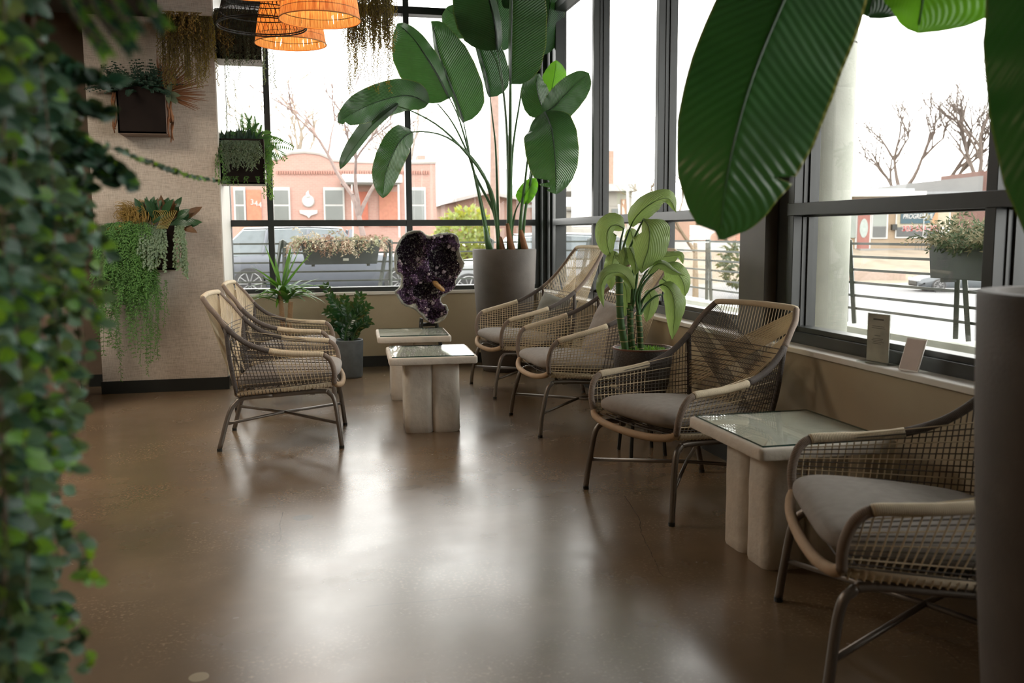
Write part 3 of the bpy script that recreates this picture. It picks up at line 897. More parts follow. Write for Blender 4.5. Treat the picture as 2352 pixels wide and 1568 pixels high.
def stalk(pts, r0_, r1_, parent, m=None, name='stem', n=20):
    Q = resample(cr(pts, 8), n)
    return MB().tube(Q, [r0_+(r1_-r0_)*i/(n-1) for i in range(n)], 7).build(name, m or M_stem, parent, True)

def pot_big(t, x, y, h=1.16, r=.305):
    prof_ = [(.0001, 0), (r*.66, 0), (r*.70, .01), (r*.80, h*.22), (r*.90, h*.5), (r*.965, h*.75), (r, h-.01), (r-.004, h), (r-.035, h), (r-.042, h-.02), (r-.06, h-.09)]
    MB().lathe(prof_, (x, y, 0), 56).build('planter', M_pot, t, True, auto=.9)
    MB().lathe([(.0001, h-.075), (r-.05, h-.085)], (x, y, 0), 24).build('soil', M_soil, t)

# ---- far bird of paradise
PX, PY = 1.905, 8.52
bop = empty('bird_of_paradise_plant', (0, 0, 0), 0, 'tall bird of paradise plant in a brown cylindrical pot in the window corner', 'potted plant')
pot_big(bop, PX, PY)
z = lambda a, b, Y=8.4: at(760+a/2.614, b/2.614, Y)
m1, m2, m3 = M_leaf, M_leafd, M_leafb
# (midrib base->tip in view coordinates with depth, left, right half widths, folds)
LV = [
 ([(585,622,8.35),(500,580,8.3),(400,578,8.2),(250,622,8.1),(130,680,8.0),(45,735,7.95)], .155, .165, .35, .45, m1),
 ([(712,590,8.4),(650,470,8.35),(575,345,8.3),(490,225,8.25),(400,140,8.2)], .30, .13, .2, .75, m1),
 ([(797,735,8.5),(755,600,8.45),(690,440,8.4),(640,290,8.4),(618,170,8.4),(600,130,8.42)], .06, .29, .9, .25, m1),
 ([(862,210,8.6),(820,160,8.55),(750,100,8.5),(692,48,8.45)], .17, .12, .4, .6, m1),
 ([(1000,300,8.3),(985,150,8.25),(950,0,8.2),(905,-160,8.2),(870,-270,8.2)], .36, .10, .3, .9, m2),
 ([(955,582,8.6),(935,460,8.6),(900,330,8.6),(868,215,8.6),(850,120,8.6)], .05, .24, .8, .4, m2),
 ([(1078,505,8.0),(1082,300,7.95),(1088,50,7.9),(1090,-160,7.9),(1095,-330,7.95)], .05, .31, 1.0, .15, m1),
 ([(1250,320,8.75),(1300,150,8.7),(1320,-40,8.65),(1330,-260,8.6)], .2, .17, .3, .5, m2),
 ([(1010,300,8.75),(1005,120,8.75),(1000,-80,8.7),(990,-260,8.7)], .2, .2, .3, .4, m2),
 ([(1210,-140,8.3),(1150,-40,8.2),(1100,20,8.1),(1085,58,8.05)], .17, .17, .4, .4, m2),
 ([(1285,672,8.1),(1322,760,8.0),(1342,900,7.95),(1350,1030,7.95),(1352,1165,8.0)], .235, .265, .35, .15, m1),
 ([(1288,690,8.35),(1250,590,8.35),(1235,500,8.35),(1250,440,8.35)], .17, .12, .3, .5, m1),
 ([(1300,700,8.5),(1322,560,8.5),(1345,440,8.5),(1352,362,8.5)], .13, .15, .3, .3, m3),
 ([(1275,680,8.2),(1340,640,8.15),(1430,545,8.1),(1500,480,8.05),(1550,440,8.0)], .13, .19, .3, .45, m1),
 ([(1132,1215,8.45),(1165,1170,8.4),(1205,1110,8.4),(1232,1072,8.4)], .085, .085, .2, .2, m3),
 ([(405,622,8.2),(330,680,8.15),(230,770,8.1),(130,900,8.05),(55,1015,8.0)], .07, .11, .9, .7, m1),
 ([(490,790,8.2),(420,840,8.1),(360,950,8.05),(325,1060,8.0),(312,1188,8.0)], .13, .14, .3, .3, m1),
]
for i, (mid, wl, wr, fl, fr, mt) in enumerate(LV):
    nt_ = ((1, .86, .02, .35), (1, .93, .015, .4)) if i == 10 else (((0, .93, .012, .5),) if i == 0 else ())
    paddle([z(*p) for p in mid], wl, wr, fl, fr, mt, bop, notch=nt_, nu=44 if i == 10 else 34)
b_ = lambda a, Y=8.5: z(a, 1500, Y)
for pts in ([(640,622,8.4),(720,720,8.4),(790,850,8.4),(850,1000,8.42),(905,1250,8.45),(950,1500,8.5)],
            [(712,590,8.4),(765,700,8.42),(830,920,8.45),(890,1160,8.47),(960,1500,8.5)],
            [(797,735,8.5),(822,860,8.5),(862,1040,8.5),(985,1290,8.5),(1015,1500,8.52)],
            [(405,640,8.2),(460,655,8.2),(600,725,8.25),(700,800,8.3),(800,905,8.35),(900,1030,8.4),(975,1190,8.45),(1010,1500,8.5)],
            [(490,792,8.2),(560,790,8.22),(650,805,8.25),(740,850,8.3),(850,950,8.4),(935,1090,8.45),(985,1300,8.5),(1020,1500,8.52)],
            [(955,582,8.6),(975,750,8.58),(990,900,8.55),(1000,1200,8.52),(1005,1500,8.5)],
            [(862,210,8.6),(960,300,8.55),(1010,420,8.5),(1045,650,8.5),(1062,1000,8.5),(1068,1500,8.5)],
            [(1000,300,8.3),(1030,480,8.35),(1055,750,8.4),(1068,1100,8.45),(1072,1500,8.5)],
            [(1250,330,8.75),(1160,480,8.7),(1130,640,8.65),(1095,870,8.6),(1080,1150,8.55),(1085,1500,8.5)],
            [(1290,700,8.3),(1200,860,8.35),(1165,1100,8.4),(1140,1300,8.45),(1132,1500,8.5)],
            [(1300,720,8.4),(1222,930,8.42),(1190,1100,8.45),(1160,1300,8.48),(1142,1500,8.5)],
            [(1275,690,8.2),(1232,900,8.3),(1200,1080,8.4),(1165,1280,8.45),(1148,1500,8.5)],
            [(1132,1215,8.45),(1105,1280,8.47),(1085,1400,8.5),(1080,1500,8.5)]):
    stalk([z(*p) for p in pts], .0055, .019, bop)
for pts in ([(1078,505,8.0),(1076,800,8.2),(1074,1150,8.4),(1072,1500,8.5)], ):
    stalk([z(*p) for p in pts], .012, .030, bop)
for a, Y, bb in ((925, 8.45, 1360), (1060, 8.45, 1340), (1138, 8.45, 1380), (1000, 8.5, 1420)):
    MB().tube([z(a, bb, Y), z(a+12, 1430, Y), z(a+28, 1500, Y)], [.018, .027, .034], 8).build('sheath', M_brown if a != 925 else M_stem, bop, True)

# ---- near bird of paradise in the big pot on the right
nb = empty('bird_of_paradise_plant', (0, 0, 0), 0, 'bird of paradise in the huge dark pot at right edge, one leaf hanging in front', 'potted plant')
NX, NY = 1.602, 1.482
pot_big(nb, NX, NY, 1.178, .272)
z3 = lambda a, b, D: dep(1500+a/2.614, b/2.614, D)
PB = [(0, .3), (.05, .6), (.15, .9), (.3, 1.0), (.55, 1.0), (.72, .93), (.85, .76), (.93, .55), (.975, .34), (1, .04)]
paddle([z3(1060, -620, 2.15), z3(900, -250, 2.1), z3(760, 60, 2.05), z3(620, 400, 2.02), z3(520, 720, 2.0), z3(440, 1080, 2.02), z3(412, 1330, 2.06), z3(405, 1440, 2.08)], .185, .152, .18, .30, M_leafb2, nb, P=PB, nu=90, nv=9, rip=.0035, notch=((0, .825, .006, .72), (1, .985, .01, .3)))
paddle([z3(1300, -520, 2.2), z3(1480, -380, 2.2), z3(1600, -220, 2.15), z3(1620, -20, 2.1), z3(1585, 200, 2.1)], .22, .10, .3, .3, M_leafb, nb, nu=40)
paddle([z3(1260, -330, 2.25), z3(1300, -200, 2.2), z3(1330, -60, 2.2), z3(1290, 100, 2.2)], .13, .10, .4, .3, M_leafd, nb)
paddle([z3(2280, -420, 1.75), z3(2350, -60, 1.72), z3(2390, 400, 1.7), z3(2450, 950, 1.7), z3(2560, 1700, 1.72)], .2, .115, .2, .25, M_leafb2, nb, nu=50, nv=8)
for pts in ([z3(1060, -620, 2.15), z3(1500, -1100, 2.1), V((1.53, 1.60, 2.35)), V((1.57, 1.52, 1.7)), V((NX-.02, NY, 1.08))],
            [z3(1300, -520, 2.2), V((1.48, 1.62, 2.25)), V((1.58, 1.54, 1.6)), V((NX+.02, NY+.03, 1.08))],
            [z3(1260, -330, 2.25), V((1.50, 1.66, 2.2)), V((1.57, 1.56, 1.6)), V((NX, NY+.05, 1.08))],
            [z3(2280, -420, 1.75), V((1.58, 1.42, 2.4)), V((1.62, 1.46, 1.8)), V((NX+.04, NY-.03, 1.08))]):
    stalk(pts, .009, .022, nb, n=26)
stalk([z3(2080, -60, 1.9), z3(2150, 90, 1.9), z3(2260, 330, 1.9), z3(2480, 900, 1.88), V((NX+.05, NY+.02, 1.08))], .010, .018, nb, M_leafd)
g = MB(); rnd = random.Random(5)
for k in range(260):
    a = rnd.random()*6.28; r = rnd.random()**.5*.21
    g.leaf(V((NX+r*math.cos(a), NY+r*math.sin(a), 1.10)), V((rnd.uniform(-1, 1), rnd.uniform(-1, 1), 1.2)), V((0, 0, 1)), rnd.uniform(.02, .05), .006)
g.build('ground_cover', M_fern, nb)

# ================================================================== DIEFFENBACHIA
df = empty('dumb_cane_plant', (0, 0, 0), 0, 'light green broad-leaved cane plant in a dark ribbed pot between armchairs by the window', 'potted plant')
DX, DY = 1.955, 5.02; M_scar = mat('cane_scar', (.42, .36, .18), .7)
zd = lambda a, b, Y=5.0: at(1140+a/2.704, 440+b/2.704, Y)
rows = []
seg = 72
for (r, h) in ((.0001, .30), (.10, .30), (.125, .33), (.150, .42), (.168, .55), (.175, .625), (.172, .632), (.160, .632), (.158, .60)):
    rows.append([(DX+(r+(.003 if k % 2 else 0)*(.32 < h < .62))*math.cos(2*PI*k/seg), DY+(r+(.003 if k % 2 else 0)*(.32 < h < .62))*math.sin(2*PI*k/seg), h) for k in range(seg)])
MB().grid(rows, closed=True).build('pot', mat('ribbed_dark_pot', (.05, .042, .035), .6, bump=.6, bscale=90), df, True)
MB().lathe([(.171, .627), (.177, .627), (.177, .636), (.165, .636), (.165, .625)], (DX, DY, 0), 48, cap=False).build('pot_rim', mat('copper_rim', (.16, .075, .05), .4), df)
MB().lathe([(.0001, .605), (.158, .603)], (DX, DY, 0), 24).build('soil', M_soil, df)
for k in range(4):
    a = PI/4+k*PI/2
    MB().tube([(DX+.12*math.cos(a), DY+.12*math.sin(a), .34), (DX+.15*math.cos(a), DY+.15*math.sin(a), 0.0)], .011, 6).build('leg', M_base, df)
    MB().tube([(DX+.12*math.cos(a), DY+.12*math.sin(a), .31), (DX+.12*math.cos(a+PI/2), DY+.12*math.sin(a+PI/2), .31)], .008, 6).build('stand_rail', M_base, df)
g = MB()
for k in range(700):
    a = rnd.random()*6.28; r = rnd.random()**.5*.14
    g.leaf(V((DX+r*math.cos(a), DY+r*math.sin(a), .605)), V((rnd.uniform(-1, 1), rnd.uniform(-1, 1), 1)), V((0, 0, 1)), rnd.uniform(.015, .04), .004)
g.build('moss', M_fern, df)
for pts, r_ in (([(762, 470), (764, 600), (772, 800), (808, 1010)], .021), ([(833, 690), (835, 850), (850, 1010)], .016), ([(882, 760), (892, 880), (896, 1010)], .017), ([(822, 720), (828, 860), (836, 1010)], .012)):
    Q = resample(cr([zd(a, b, 5.0) for a, b in pts], 8), 60); mb = MB()
    mb.tube(Q, [r_*(1+.09*(1 if i % 8 == 0 else 0)) for i in range(60)], 10); mb.build('cane', M_cane, df, True)
    for i in range(2, 60, 8):
        MB().tube([Q[i]-V((0, 0, .0022)), Q[i]+V((0, 0, .0022))], r_*1.12, 10).build('cane_ring', M_scar, df)
DL = [
 ([(835,215,5.0),(860,165,4.97),(930,95,4.95),(1010,50,4.95),(1075,45,4.97),(1118,130,5.0)], .10, .085, .5, .4),
 ([(915,170,4.9),(950,230,4.82),(945,350,4.8),(915,440,4.8),(900,505,4.82)], .145, .125, .3, .35),
 ([(795,230,5.1),(745,205,5.08),(695,235,5.06),(690,330,5.06),(720,425,5.08)], .075, .095, .3, .3),
 ([(790,345,4.95),(800,380,4.92),(800,420,4.92),(795,465,4.92)], .075, .085, .3, .3),
 ([(825,345,4.9),(850,400,4.88),(865,460,4.88),(862,525,4.9)], .07, .05, .5, .4),
 ([(740,370,5.05),(722,430,5.05),(715,520,5.05),(712,610,5.05)], .055, .06, .3, .3),
 ([(850,610,4.9),(810,530,4.85),(745,498,4.8),(680,525,4.78),(650,600,4.78),(668,718,4.8)], .055, .06, .6, .4),
 ([(940,515,4.85),(985,455,4.8),(1040,450,4.78),(1100,490,4.78),(1168,522,4.8)], .05, .06, .8, .5),
 ([(975,470,5.05),(1030,410,5.05),(1090,400,5.05),(1145,395,5.05),(1160,450,5.05)], .045, .06, .4, .4),
 ([(1060,450,5.0),(1120,500,4.98),(1160,560,4.98),(1175,650,5.0)], .07, .10, .3, .3),
 ([(1028,575,4.88),(1075,600,4.85),(1105,680,4.83),(1105,790,4.83),(1092,918,4.85)], .07, .075, .35, .35),
 ([(945,610,5.0),(960,660,5.0),(950,730,5.0),(930,810,5.0)], .06, .055, .3, .3),
 ([(790,560,5.02),(808,620,5.02),(808,700,5.02),(800,775,5.02)], .05, .05, .3, .3),
 ([(1100,600,5.05),(1140,650,5.05),(1150,720,5.05),(1148,790,5.05)], .04, .05, .4, .3),
 ([(1030,540,5.1),(1075,580,5.1),(1100,640,5.1),(1085,700,5.1)], .08, .07, .3, .3),
 ([(830,230,5.08),(850,300,5.08),(850,360,5.08),(840,430,5.08)], .055, .06, .3, .3),
 ([(800,470,5.06),(825,520,5.06),(830,590,5.06),(835,650,5.06)], .05, .05, .3, .3),
]
PD_ = [(0, .25), (.06, .6), (.2, .92), (.4, 1.0), (.6, .88), (.8, .58), (.92, .28), (1, .02)]
for mid, wl, wr, fl, fr in DL:
    paddle([zd(*p) for p in mid], wl, wr, fl, fr, M_lime, df, P=PD_, nu=24, nv=5, rip=.006, curl=.35)
for pts in ([(770,480,5),(790,340,5),(835,215,5)], [(780,470,5),(850,300,4.95),(915,170,4.9)], [(772,470,5),(770,330,5.05),(790,235,5.1)], [(842,700,5),(846,560,4.98),(850,420,4.95),(830,350,4.92)],
            [(845,720,5),(850,650,4.95),(845,600,4.9)], [(885,770,5),(870,650,4.95),(905,560,4.9),(942,515,4.86)], [(888,770,5),(900,690,5),(950,620,4.95),(1030,575,4.88)],
            [(885,780,5),(930,700,5),(990,650,5),(1030,640,5)], [(880,760,5),(880,620,5.02),(930,500,5.04),(978,470,5.05)], [(848,700,5),(870,560,5),(880,470,4.95),(900,500,4.85)], [(885,770,5),(900,600,5),(1000,480,5),(1060,450,5)]):
    stalk([zd(*p) for p in pts], .010, .005, df, n=12)

# ================================================================== YUCCA and ZZ PLANT by the back wall
yu = empty('yucca_plant', (0, 0, 0), 0, 'spiky green yucca plant by the back window behind the left armchairs', 'potted plant')
YX, YY = -.15, 8.55
MB().lathe([(.0001, 0), (.11, 0), (.14, .34), (.135, .35), (.125, .34), (.12, .30), (.0001, .30)], (YX, YY, 0), 32).build('pot', M_gpot, yu, True, auto=.8)
for x0, x1, zt in ((-.01, -.03, .80), (.03, .06, .70)):
    Q = [(YX+x0+(x1-x0)*i/19, YY, .28+(zt-.28)*i/19) for i in range(20)]
    MB().tube(Q, [.022*(1+.12*(i % 2)) for i in range(20)], 9).build('trunk', mat('yucca_trunk', (.30, .19, .10), .9, bump=.6, bscale=80), yu, True)
def strap(mb, p, d, L, w, droop, n=9):
    d = V(d).normalized(); s = d.cross(V((0, 0, 1))); s = s.normalized() if s.length > .05 else V((1, 0, 0)); rows = []; uvs = []; c = V(p); dd = d.copy()
    for i in range(n+1):
        t = i/n; ww = w*(min(1, .45+t*2.2))*(1-t**2.2)+.0006
        rows.append([c-s*ww+V((0, 0, .25*ww)), c, c+s*ww+V((0, 0, .25*ww))]); uvs.append([(t, -1), (t, 0), (t, 1)])
        dd = (dd+V((0, 0, -droop/n*(.4+t)))).normalized(); c = c+dd*(L/n)
    mb.grid(rows, uvs)
c = V((YX-.02, YY, .80)); rnd = random.Random(11)
zz = lambda a, b, Y: at(500+a/3.92, 300+b/3.92, Y)
for tgt, dr in (((415,1040),.1),((745,1045),.1),((855,1095),.25),((700,1040),.05),((300,1250),.5),((255,1480),.9),((300,1530),1.1),((1035,1400),1.0),((945,1555),1.3),((860,1560),1.4),((480,1540),1.6),((560,1560),1.9),((640,1060),.2),((520,1100),.4),((390,1340),1.0),((730,1560),1.8),((900,1290),.6),((820,1480),1.3),((450,1450),1.3),((600,1330),.3),((660,1540),1.7),((780,1400),1.0)):
    p = zz(tgt[0], tgt[1], YY+rnd.uniform(-.25, .15)); d = p-c; L = d.length*(1+.10*dr)
    mb = MB(); strap(mb, c+V((rnd.uniform(-.02, .02), 0, rnd.uniform(-.06, .03))), d.normalized()+V((0, 0, .42*dr)), L, .029, .85*dr); mb.build('leaf', M_yuc, yu, True)
for k in range(30):
    a = rnd.random()*6.28; mb = MB(); dr = rnd.uniform(.6, 1.9)
    strap(mb, c+V((rnd.uniform(-.02, .05), 0, rnd.uniform(-.12, .0))), V((math.cos(a), math.sin(a)*.5, .5)), rnd.uniform(.24, .36), .028, dr); mb.build('leaf', M_yuc, yu, True)

zp = empty('zz_plant', (0, 0, 0), 0, 'glossy dark green plant in a blue-grey faceted pot by the back wall', 'potted plant')
ZX, ZY = .415, 8.44
MB().lathe([(.0001, 0), (.112, 0), (.125, .02), (.137, .345), (.130, .352), (.122, .345), (.118, .30), (.0001, .30)], (ZX, ZY, 0), 12, poly=True).build('pot', M_gpot, zp, bevel=.004)
MB().lathe([(.0001, .305), (.117, .303)], (ZX, ZY, 0), 12).build('soil', M_soil, zp)
for (a, b, Yo) in ((835,490,0),(1045,545,.05),(870,560,-.08),(905,640,.05),(960,610,-.1),(1010,600,.1),(1090,700,-.04),(1070,640,.08),(930,700,-.12),(1000,680,-.14),(850,640,.1),(880,720,-.1),(1085,610,0),(950,560,.12)):
    p0 = V((ZX+rnd.uniform(-.05, .05), ZY+rnd.uniform(-.05, .05), .30)); p1 = at(440+a/2.704, 480+b/2.704, ZY+Yo)
    Q = resample(cr([p0, p0.lerp(p1, .5)+V(((p0.x-p1.x)*.15, 0, .04)), p1], 6), 14)
    MB().tube(Q, [.008*(1-.7*i/13) for i in range(14)], 6).build('stem', M_stem, zp, True)
    lf = MB()
    for i in range(3, 14):
        t = (Q[min(i+1, 13)]-Q[i-1]).normalized(); sd = t.cross(V((0, -1, .2))).normalized()
        for s in (1, -1):
            lf.leaf(Q[i], (sd*s+t*.9+V((0, rnd.uniform(-.4, .2), 0))), V((0, -1, .3)), rnd.uniform(.055, .078), .016, .15, 4, .2)
    lf.leaf(Q[-1], (Q[-1]-Q[-2]), V((0, -1, .3)), .06, .014, 0, 4)
    lf.build('leaflets', M_zz, zp, True)

# ================================================================== WALL PLANTERS
def hang(lf, st, p, L, rnd, sway=.04, sp=.012, ll=.022, lw=.007, out=(0, -1, 0), down=1.0, curve=.1, ang=1.0, r=.0012, up=.5, rx=.35):
    """one trailing strand that leaves over an edge and falls"""
    o = V(out); pts = [V(p)]; d = (o+V((rnd.uniform(-rx, rx), 0, up))).normalized(); n = max(5, int(L/.03))
    for i in range(n):
        t = i/n
        d = (d+V((rnd.uniform(-1, 1)*sway*1.5, rnd.uniform(-1, 1)*sway*1.5, -down*(.6 if t < .2 else .25)*(1/(curve*10)))))
        d.normalize(); pts.append(pts[-1]+d*(L/n))
    st.tube(pts, r, 3, caps=False)
    Q = resample(pts, max(4, int(L/sp)))
    for i in range(1, len(Q)):
        t = (Q[i]-Q[i-1]).normalized(); a = rnd.random()*6.28
        sd = V((math.cos(a), math.sin(a), 0))
        lf.leaf(Q[i], sd*ang+t*.8, V((0, -1, .4)), ll*rnd.uniform(.7, 1.2), lw, .2, 2)

def wbox(name_lab, x0, x1, y0, y1, z0, z1, light=None):
    t = empty('wall_planter', (0, 0, 0), 0, name_lab, 'planter', 'wooden box planters mounted on the walls')
    th = .016; bx = MB()
    bx.box((x0, y0, z0), (x1, y1, z0+th)); bx.box((x0, y0, z0), (x1, y0+th, z1)); bx.box((x0, y1-th, z0), (x1, y1, z1))
    bx.box((x0, y0, z0), (x0+th, y1, z1)); bx.build('box_panel', M_box, t, bevel=.002)
    MB().box((x1-th, y0+.001, z0+.001), (x1+.001, y1-.001, z1-.001)).build('side_panel', light or M_boxs, t)
    MB().box((x0+.004, y0+.004, z0-.004), (x1-.004, y1-.004, z0)).build('bottom_panel', light or M_boxs, t)
    MB().box((x0+th, y0+th, z1-.07), (x1-th, y1-th, z1-.03)).build('soil', M_soil, t)
    return t
rnd = random.Random(21)
# upper-left box: dark fern, fan of dry palm, hanging tassels
t1 = wbox('dark box planter high on the beige wall, with brown spiky palm fan and hanging tassels', -1.352, -.992, 7.79, 8.04, 2.105, 2.465)
lf = MB()
for k in range(150):
    x = rnd.uniform(-1.5, -.97); a = rnd.uniform(-.9, .9)
    p = V((-1.17+(x+1.17)*.6, 7.9, 2.43)); d = V((x+1.17+rnd.uniform(-.15, .15), rnd.uniform(-.5, .15), rnd.uniform(.1, .6)))
    Q = [p]; dd = d.normalized()
    for i in range(9):
        dd = (dd+V((0, 0, -.10))).normalized(); Q.append(Q[-1]+dd*.028)
    for i in range(1, 10):
        for s in (1, -1): lf.leaf(Q[i], dd.cross(V((0, -.3, 1))).normalized()*s+dd*.6, V((0, -1, .3)), .04*(1-i/14), .008, .1, 2)
lf.build('foliage', M_ferndk, t1)
pf = MB()
for k in range(46):
    a = math.radians(-26+k*2.7); L = rnd.uniform(.28, .38); p = V((-1.03, 7.84, 2.42)); d = V((math.cos(a), rnd.uniform(-.3, .2), math.sin(a))).normalized()
    pf.tube([p, p+d*L*.5, p+d*L], [.002, .0055, .0012], 4)
pf.build('palm_fan', M_palm, t1)
for (x, L, n) in ((-1.40, .32, 4), (-.955, .38, 4)):
    for k in range(n):
        p = V((x+rnd.uniform(-.03, .03), 7.84+rnd.uniform(-.02, .02), 2.42)); Q = [p+V((.008*math.sin(i*.9+k), 0, -L*rnd.uniform(.8, 1.0)*i/12)) for i in range(13)]
        MB().tube(Q, [.004+.006*math.sin(PI*i/12) for i in range(13)], 6).build('tassel', M_palm, t1, True)
gl = MB()
for k in range(5): gl.leaf(V((-.97, 7.82, 2.42)), V((rnd.uniform(0, 1), -.3, rnd.uniform(-1, .4))), V((0, -1, 0)), .10, .022, .3, 4)
gl.build('broad_leaf', M_grey, t1)

# lower-left box: asparagus fern, magnolia, silver vine, moss
t2 = wbox('dark box planter low on the beige wall, overflowing with bright green fern and magnolia leaves', -1.275, -.968, 7.80, 8.04, 1.03, 1.385)
fe, st = MB(), MB()
for k in range(260):
    x = rnd.uniform(-1.55, -1.14); zt = 1.36-abs(x+1.3)*.2+rnd.uniform(-.05, .03)
    L = rnd.uniform(.2, .62) if k % 7 else rnd.uniform(.6, 1.0)
    p = V((x*.55-.55, 7.86+rnd.uniform(-.06, .05), 1.38)); q = V((x, 7.80+rnd.uniform(-.08, .06), zt-.02))
    Q = cr([p, p.lerp(q, .6)+V((0, 0, .06)), q, q+V((rnd.uniform(-.05, .03), 0, -L*.5)), q+V((rnd.uniform(-.10, .06), 0, -L))], 6)
    Q = resample(Q, 34); st.tube(Q, .001, 3, caps=False)
    for i in range(6, 34):
        if L > .6 and 18 < i < 27 and k % 2: continue
        for j in range(4):
            a = rnd.random()*6.28; fe.leaf(Q[i]+V((rnd.uniform(-.008, .008), rnd.uniform(-.008, .008), 0)), V((math.cos(a), math.sin(a)*.6, -.5)), V((0, -1, .3)), rnd.uniform(.018, .036), .0032, .2, 2)
fe.build('asparagus_fern', leaf_mat('asparagus_green', (.10, .25, .05), rough=.6, veins=0, trans=.25, bump=0, tcol=(.16, .36, .06)), t2); st.build('fern_stem', M_stem, t2)
tr_, ts = MB(), MB()
for k in range(26):
    Q0 = V((-.99+rnd.uniform(-.45, .0), 7.80, 1.36)); L = rnd.uniform(.7, 1.1)
    if k % 3 == 0: hang(tr_, ts, V((-1.10+rnd.uniform(-.06, .05), 7.82, .95)), rnd.uniform(.25, .55), rnd, .05, .014, .028, .0035)
tr_.build('trailing_tendril', M_fern, t2); ts.build('tendril_stem', M_stem, t2); tr_, ts = MB(), MB()
for (x, n) in ((-1.24, 3), (-1.45, 3), (-1.12, 2)):
    for k in range(n): hang(tr_, ts, V((x+rnd.uniform(-.03, .03), 7.84, .72)), rnd.uniform(.35, .62), rnd, .06, .016, .028, .0035)
    tr_.build('trailing_tendril', M_fern, t2); ts.build('tendril_stem', M_stem, t2); tr_, ts = MB(), MB()
sv, ss = MB(), MB()
for k in range(46):
    x = -1.215+.17*rnd.random() if k < 34 else -.955+.05*rnd.random()
    hang(sv, ss, V((x, 7.83, 1.385)), rnd.uniform(.22, .42) if k < 34 else rnd.uniform(.35, .52), rnd, .03, .008, .024, .0085)
sv.build('silver_vine', M_silver, t2); ss.build('vine_stem', M_stem, t2)
for k in range(56):
    a = math.radians(rnd.uniform(-25, 130)); mb = MB(); d = V((math.cos(a)*.9, rnd.uniform(-.7, .1), math.sin(a)))
    p = V((-1.08+rnd.uniform(-.1, .1), 7.88, 1.39)); d.normalize()
    L = rnd.uniform(.12, .19); p = p+d*rnd.uniform(0.02, .10)
    mb.leaf(p, d, V((rnd.uniform(-.5, .5), -1, .3)), L, .034, .3, 5, .2); mb.build('magnolia_leaf', M_magn if k % 3 else M_magb, t2, True)
ms_ = MB()
for k in range(420):
    a = rnd.uniform(0, 2*PI); p = V((-1.29+rnd.uniform(-.09, .09), 7.86+rnd.uniform(-.07, .05), 1.43+rnd.uniform(-.03, .05))); r_ = rnd.uniform(.02, .07)
    Q = [p+V((r_*math.cos(a+i*.6)*.9, r_*.5*math.sin(a*3+i), r_*.9*math.sin(a+i*.6)+.012*i)) for i in range(6)]
    ms_.tube(Q, .0016, 3, caps=False)
ms_.build('dry_moss', M_moss, t2)
tw = MB()
for k in range(9):
    Q = cr([V((-1.14, 7.86, 1.39)), V((-1.12+.05*k*.4, 7.80, 1.50)), V((-1.06+.012*k, 7.76, 1.46)), V((-1.10+.01*k, 7.76, 1.36))], 6); tw.tube(Q, .0022, 4)
for k in range(7):
    Q = cr([V((-1.2, 7.84, 1.38)), V((-1.30, 7.78, 1.39)), V((-1.38-.02*k, 7.76, 1.33)), V((-1.42-.02*k, 7.76, 1.2-.03*k))], 6); tw.tube(Q, .0022, 4)
tw.build('curly_twig', mat('yellow_twig', (.34, .27, .07), .7), t2)

# box on the reveal by the window (lower)
t3 = wbox('dark box planter beside the back window with silvery trailing greens and a fern', -.622, -.262, 8.12, 8.42, 1.735, 2.11, M_boxw)
g3, s3 = MB(), MB()
for k in range(120):
    x = -.60+.30*rnd.random()**1.1; hang(g3, s3, V((x, 8.15, 2.10)), rnd.uniform(.12, .33), rnd, .05, .008, .022, .0046)
g3.build('trailing_greens', M_grey, t3); s3.build('vine_stem', M_stem, t3)
g4, s4 = MB(), MB()
for k in range(16): hang(g4, s4, V((-.235+rnd.uniform(-.02, .05), 8.16+rnd.uniform(0, .2), 2.06)), rnd.uniform(.25, .52), rnd, .03, .010, .020, .005)
for k in range(12): hang(g4, s4, V((-.60+rnd.uniform(0, .30), 8.12, 1.80)), rnd.uniform(.08, .16), rnd, .05, .010, .018, .004)
for k in range(5): hang(g4, s4, V((-.62+rnd.uniform(0, .06), 8.13, 2.08)), rnd.uniform(.3, .42), rnd, .02, .010, .020, .005)
g4.build('leafy_vine', M_fern, t3); s4.build('vine_stem', M_stem, t3)
for k in range(16):
    a = math.radians(15+k*10+rnd.uniform(-5, 5)); mb = MB(); strap(mb, V((-.44, 8.22, 2.09)), V((math.cos(a), rnd.uniform(-.4, .1), math.sin(a)*1.2+.1)), rnd.uniform(.18, .27), .006, .9); mb.build('air_plant_leaf', M_grey, t3, True)
fn = MB()
for (a, L, dr) in ((5, .36, .6), (-5, .33, .9), (14, .28, .6), (30, .2, .5), (-14, .28, 1.2), (80, .22, .2), (100, .24, .2), (60, .18, .3), (150, .16, .5), (20, .2, 1.4), (0, .2, 1.6)):
    d = V((math.cos(math.radians(a)), rnd.uniform(-.35, 0), math.sin(math.radians(a))+.2)).normalized(); c = V((-.38, 8.2, 2.08)); Q = [c.copy()]
    for i in range(20): d = (d+V((0, 0, -dr*.06))).normalized(); c = c+d*(L/20); Q.append(c.copy())
    for i in range(2, 21):
        for s in (1, -1): fn.leaf(Q[i], d.cross(V((0, -1, .2))).normalized()*s+d*.5, V((0, -1, .3)), .058*math.sin(PI*(i+3)/26)+.008, .0065, .1, 2)
fn.build('fern_frond', leaf_mat('fern_green', (.035, .12, .04), rough=.5, veins=0, trans=.25, bump=0), t3)
bs = MB()
for k in range(140):
    p = V((-.45+rnd.uniform(-.16, .17), 8.22+rnd.uniform(-.08, .1), 2.07)); bs.leaf(p, V((rnd.uniform(-.6, .6), rnd.uniform(-.6, .2), 1)), V((0, -1, .2)), rnd.uniform(.07, .15), .012, .2, 3)
bs.build('leaf_tuft', M_ferndk, t3)

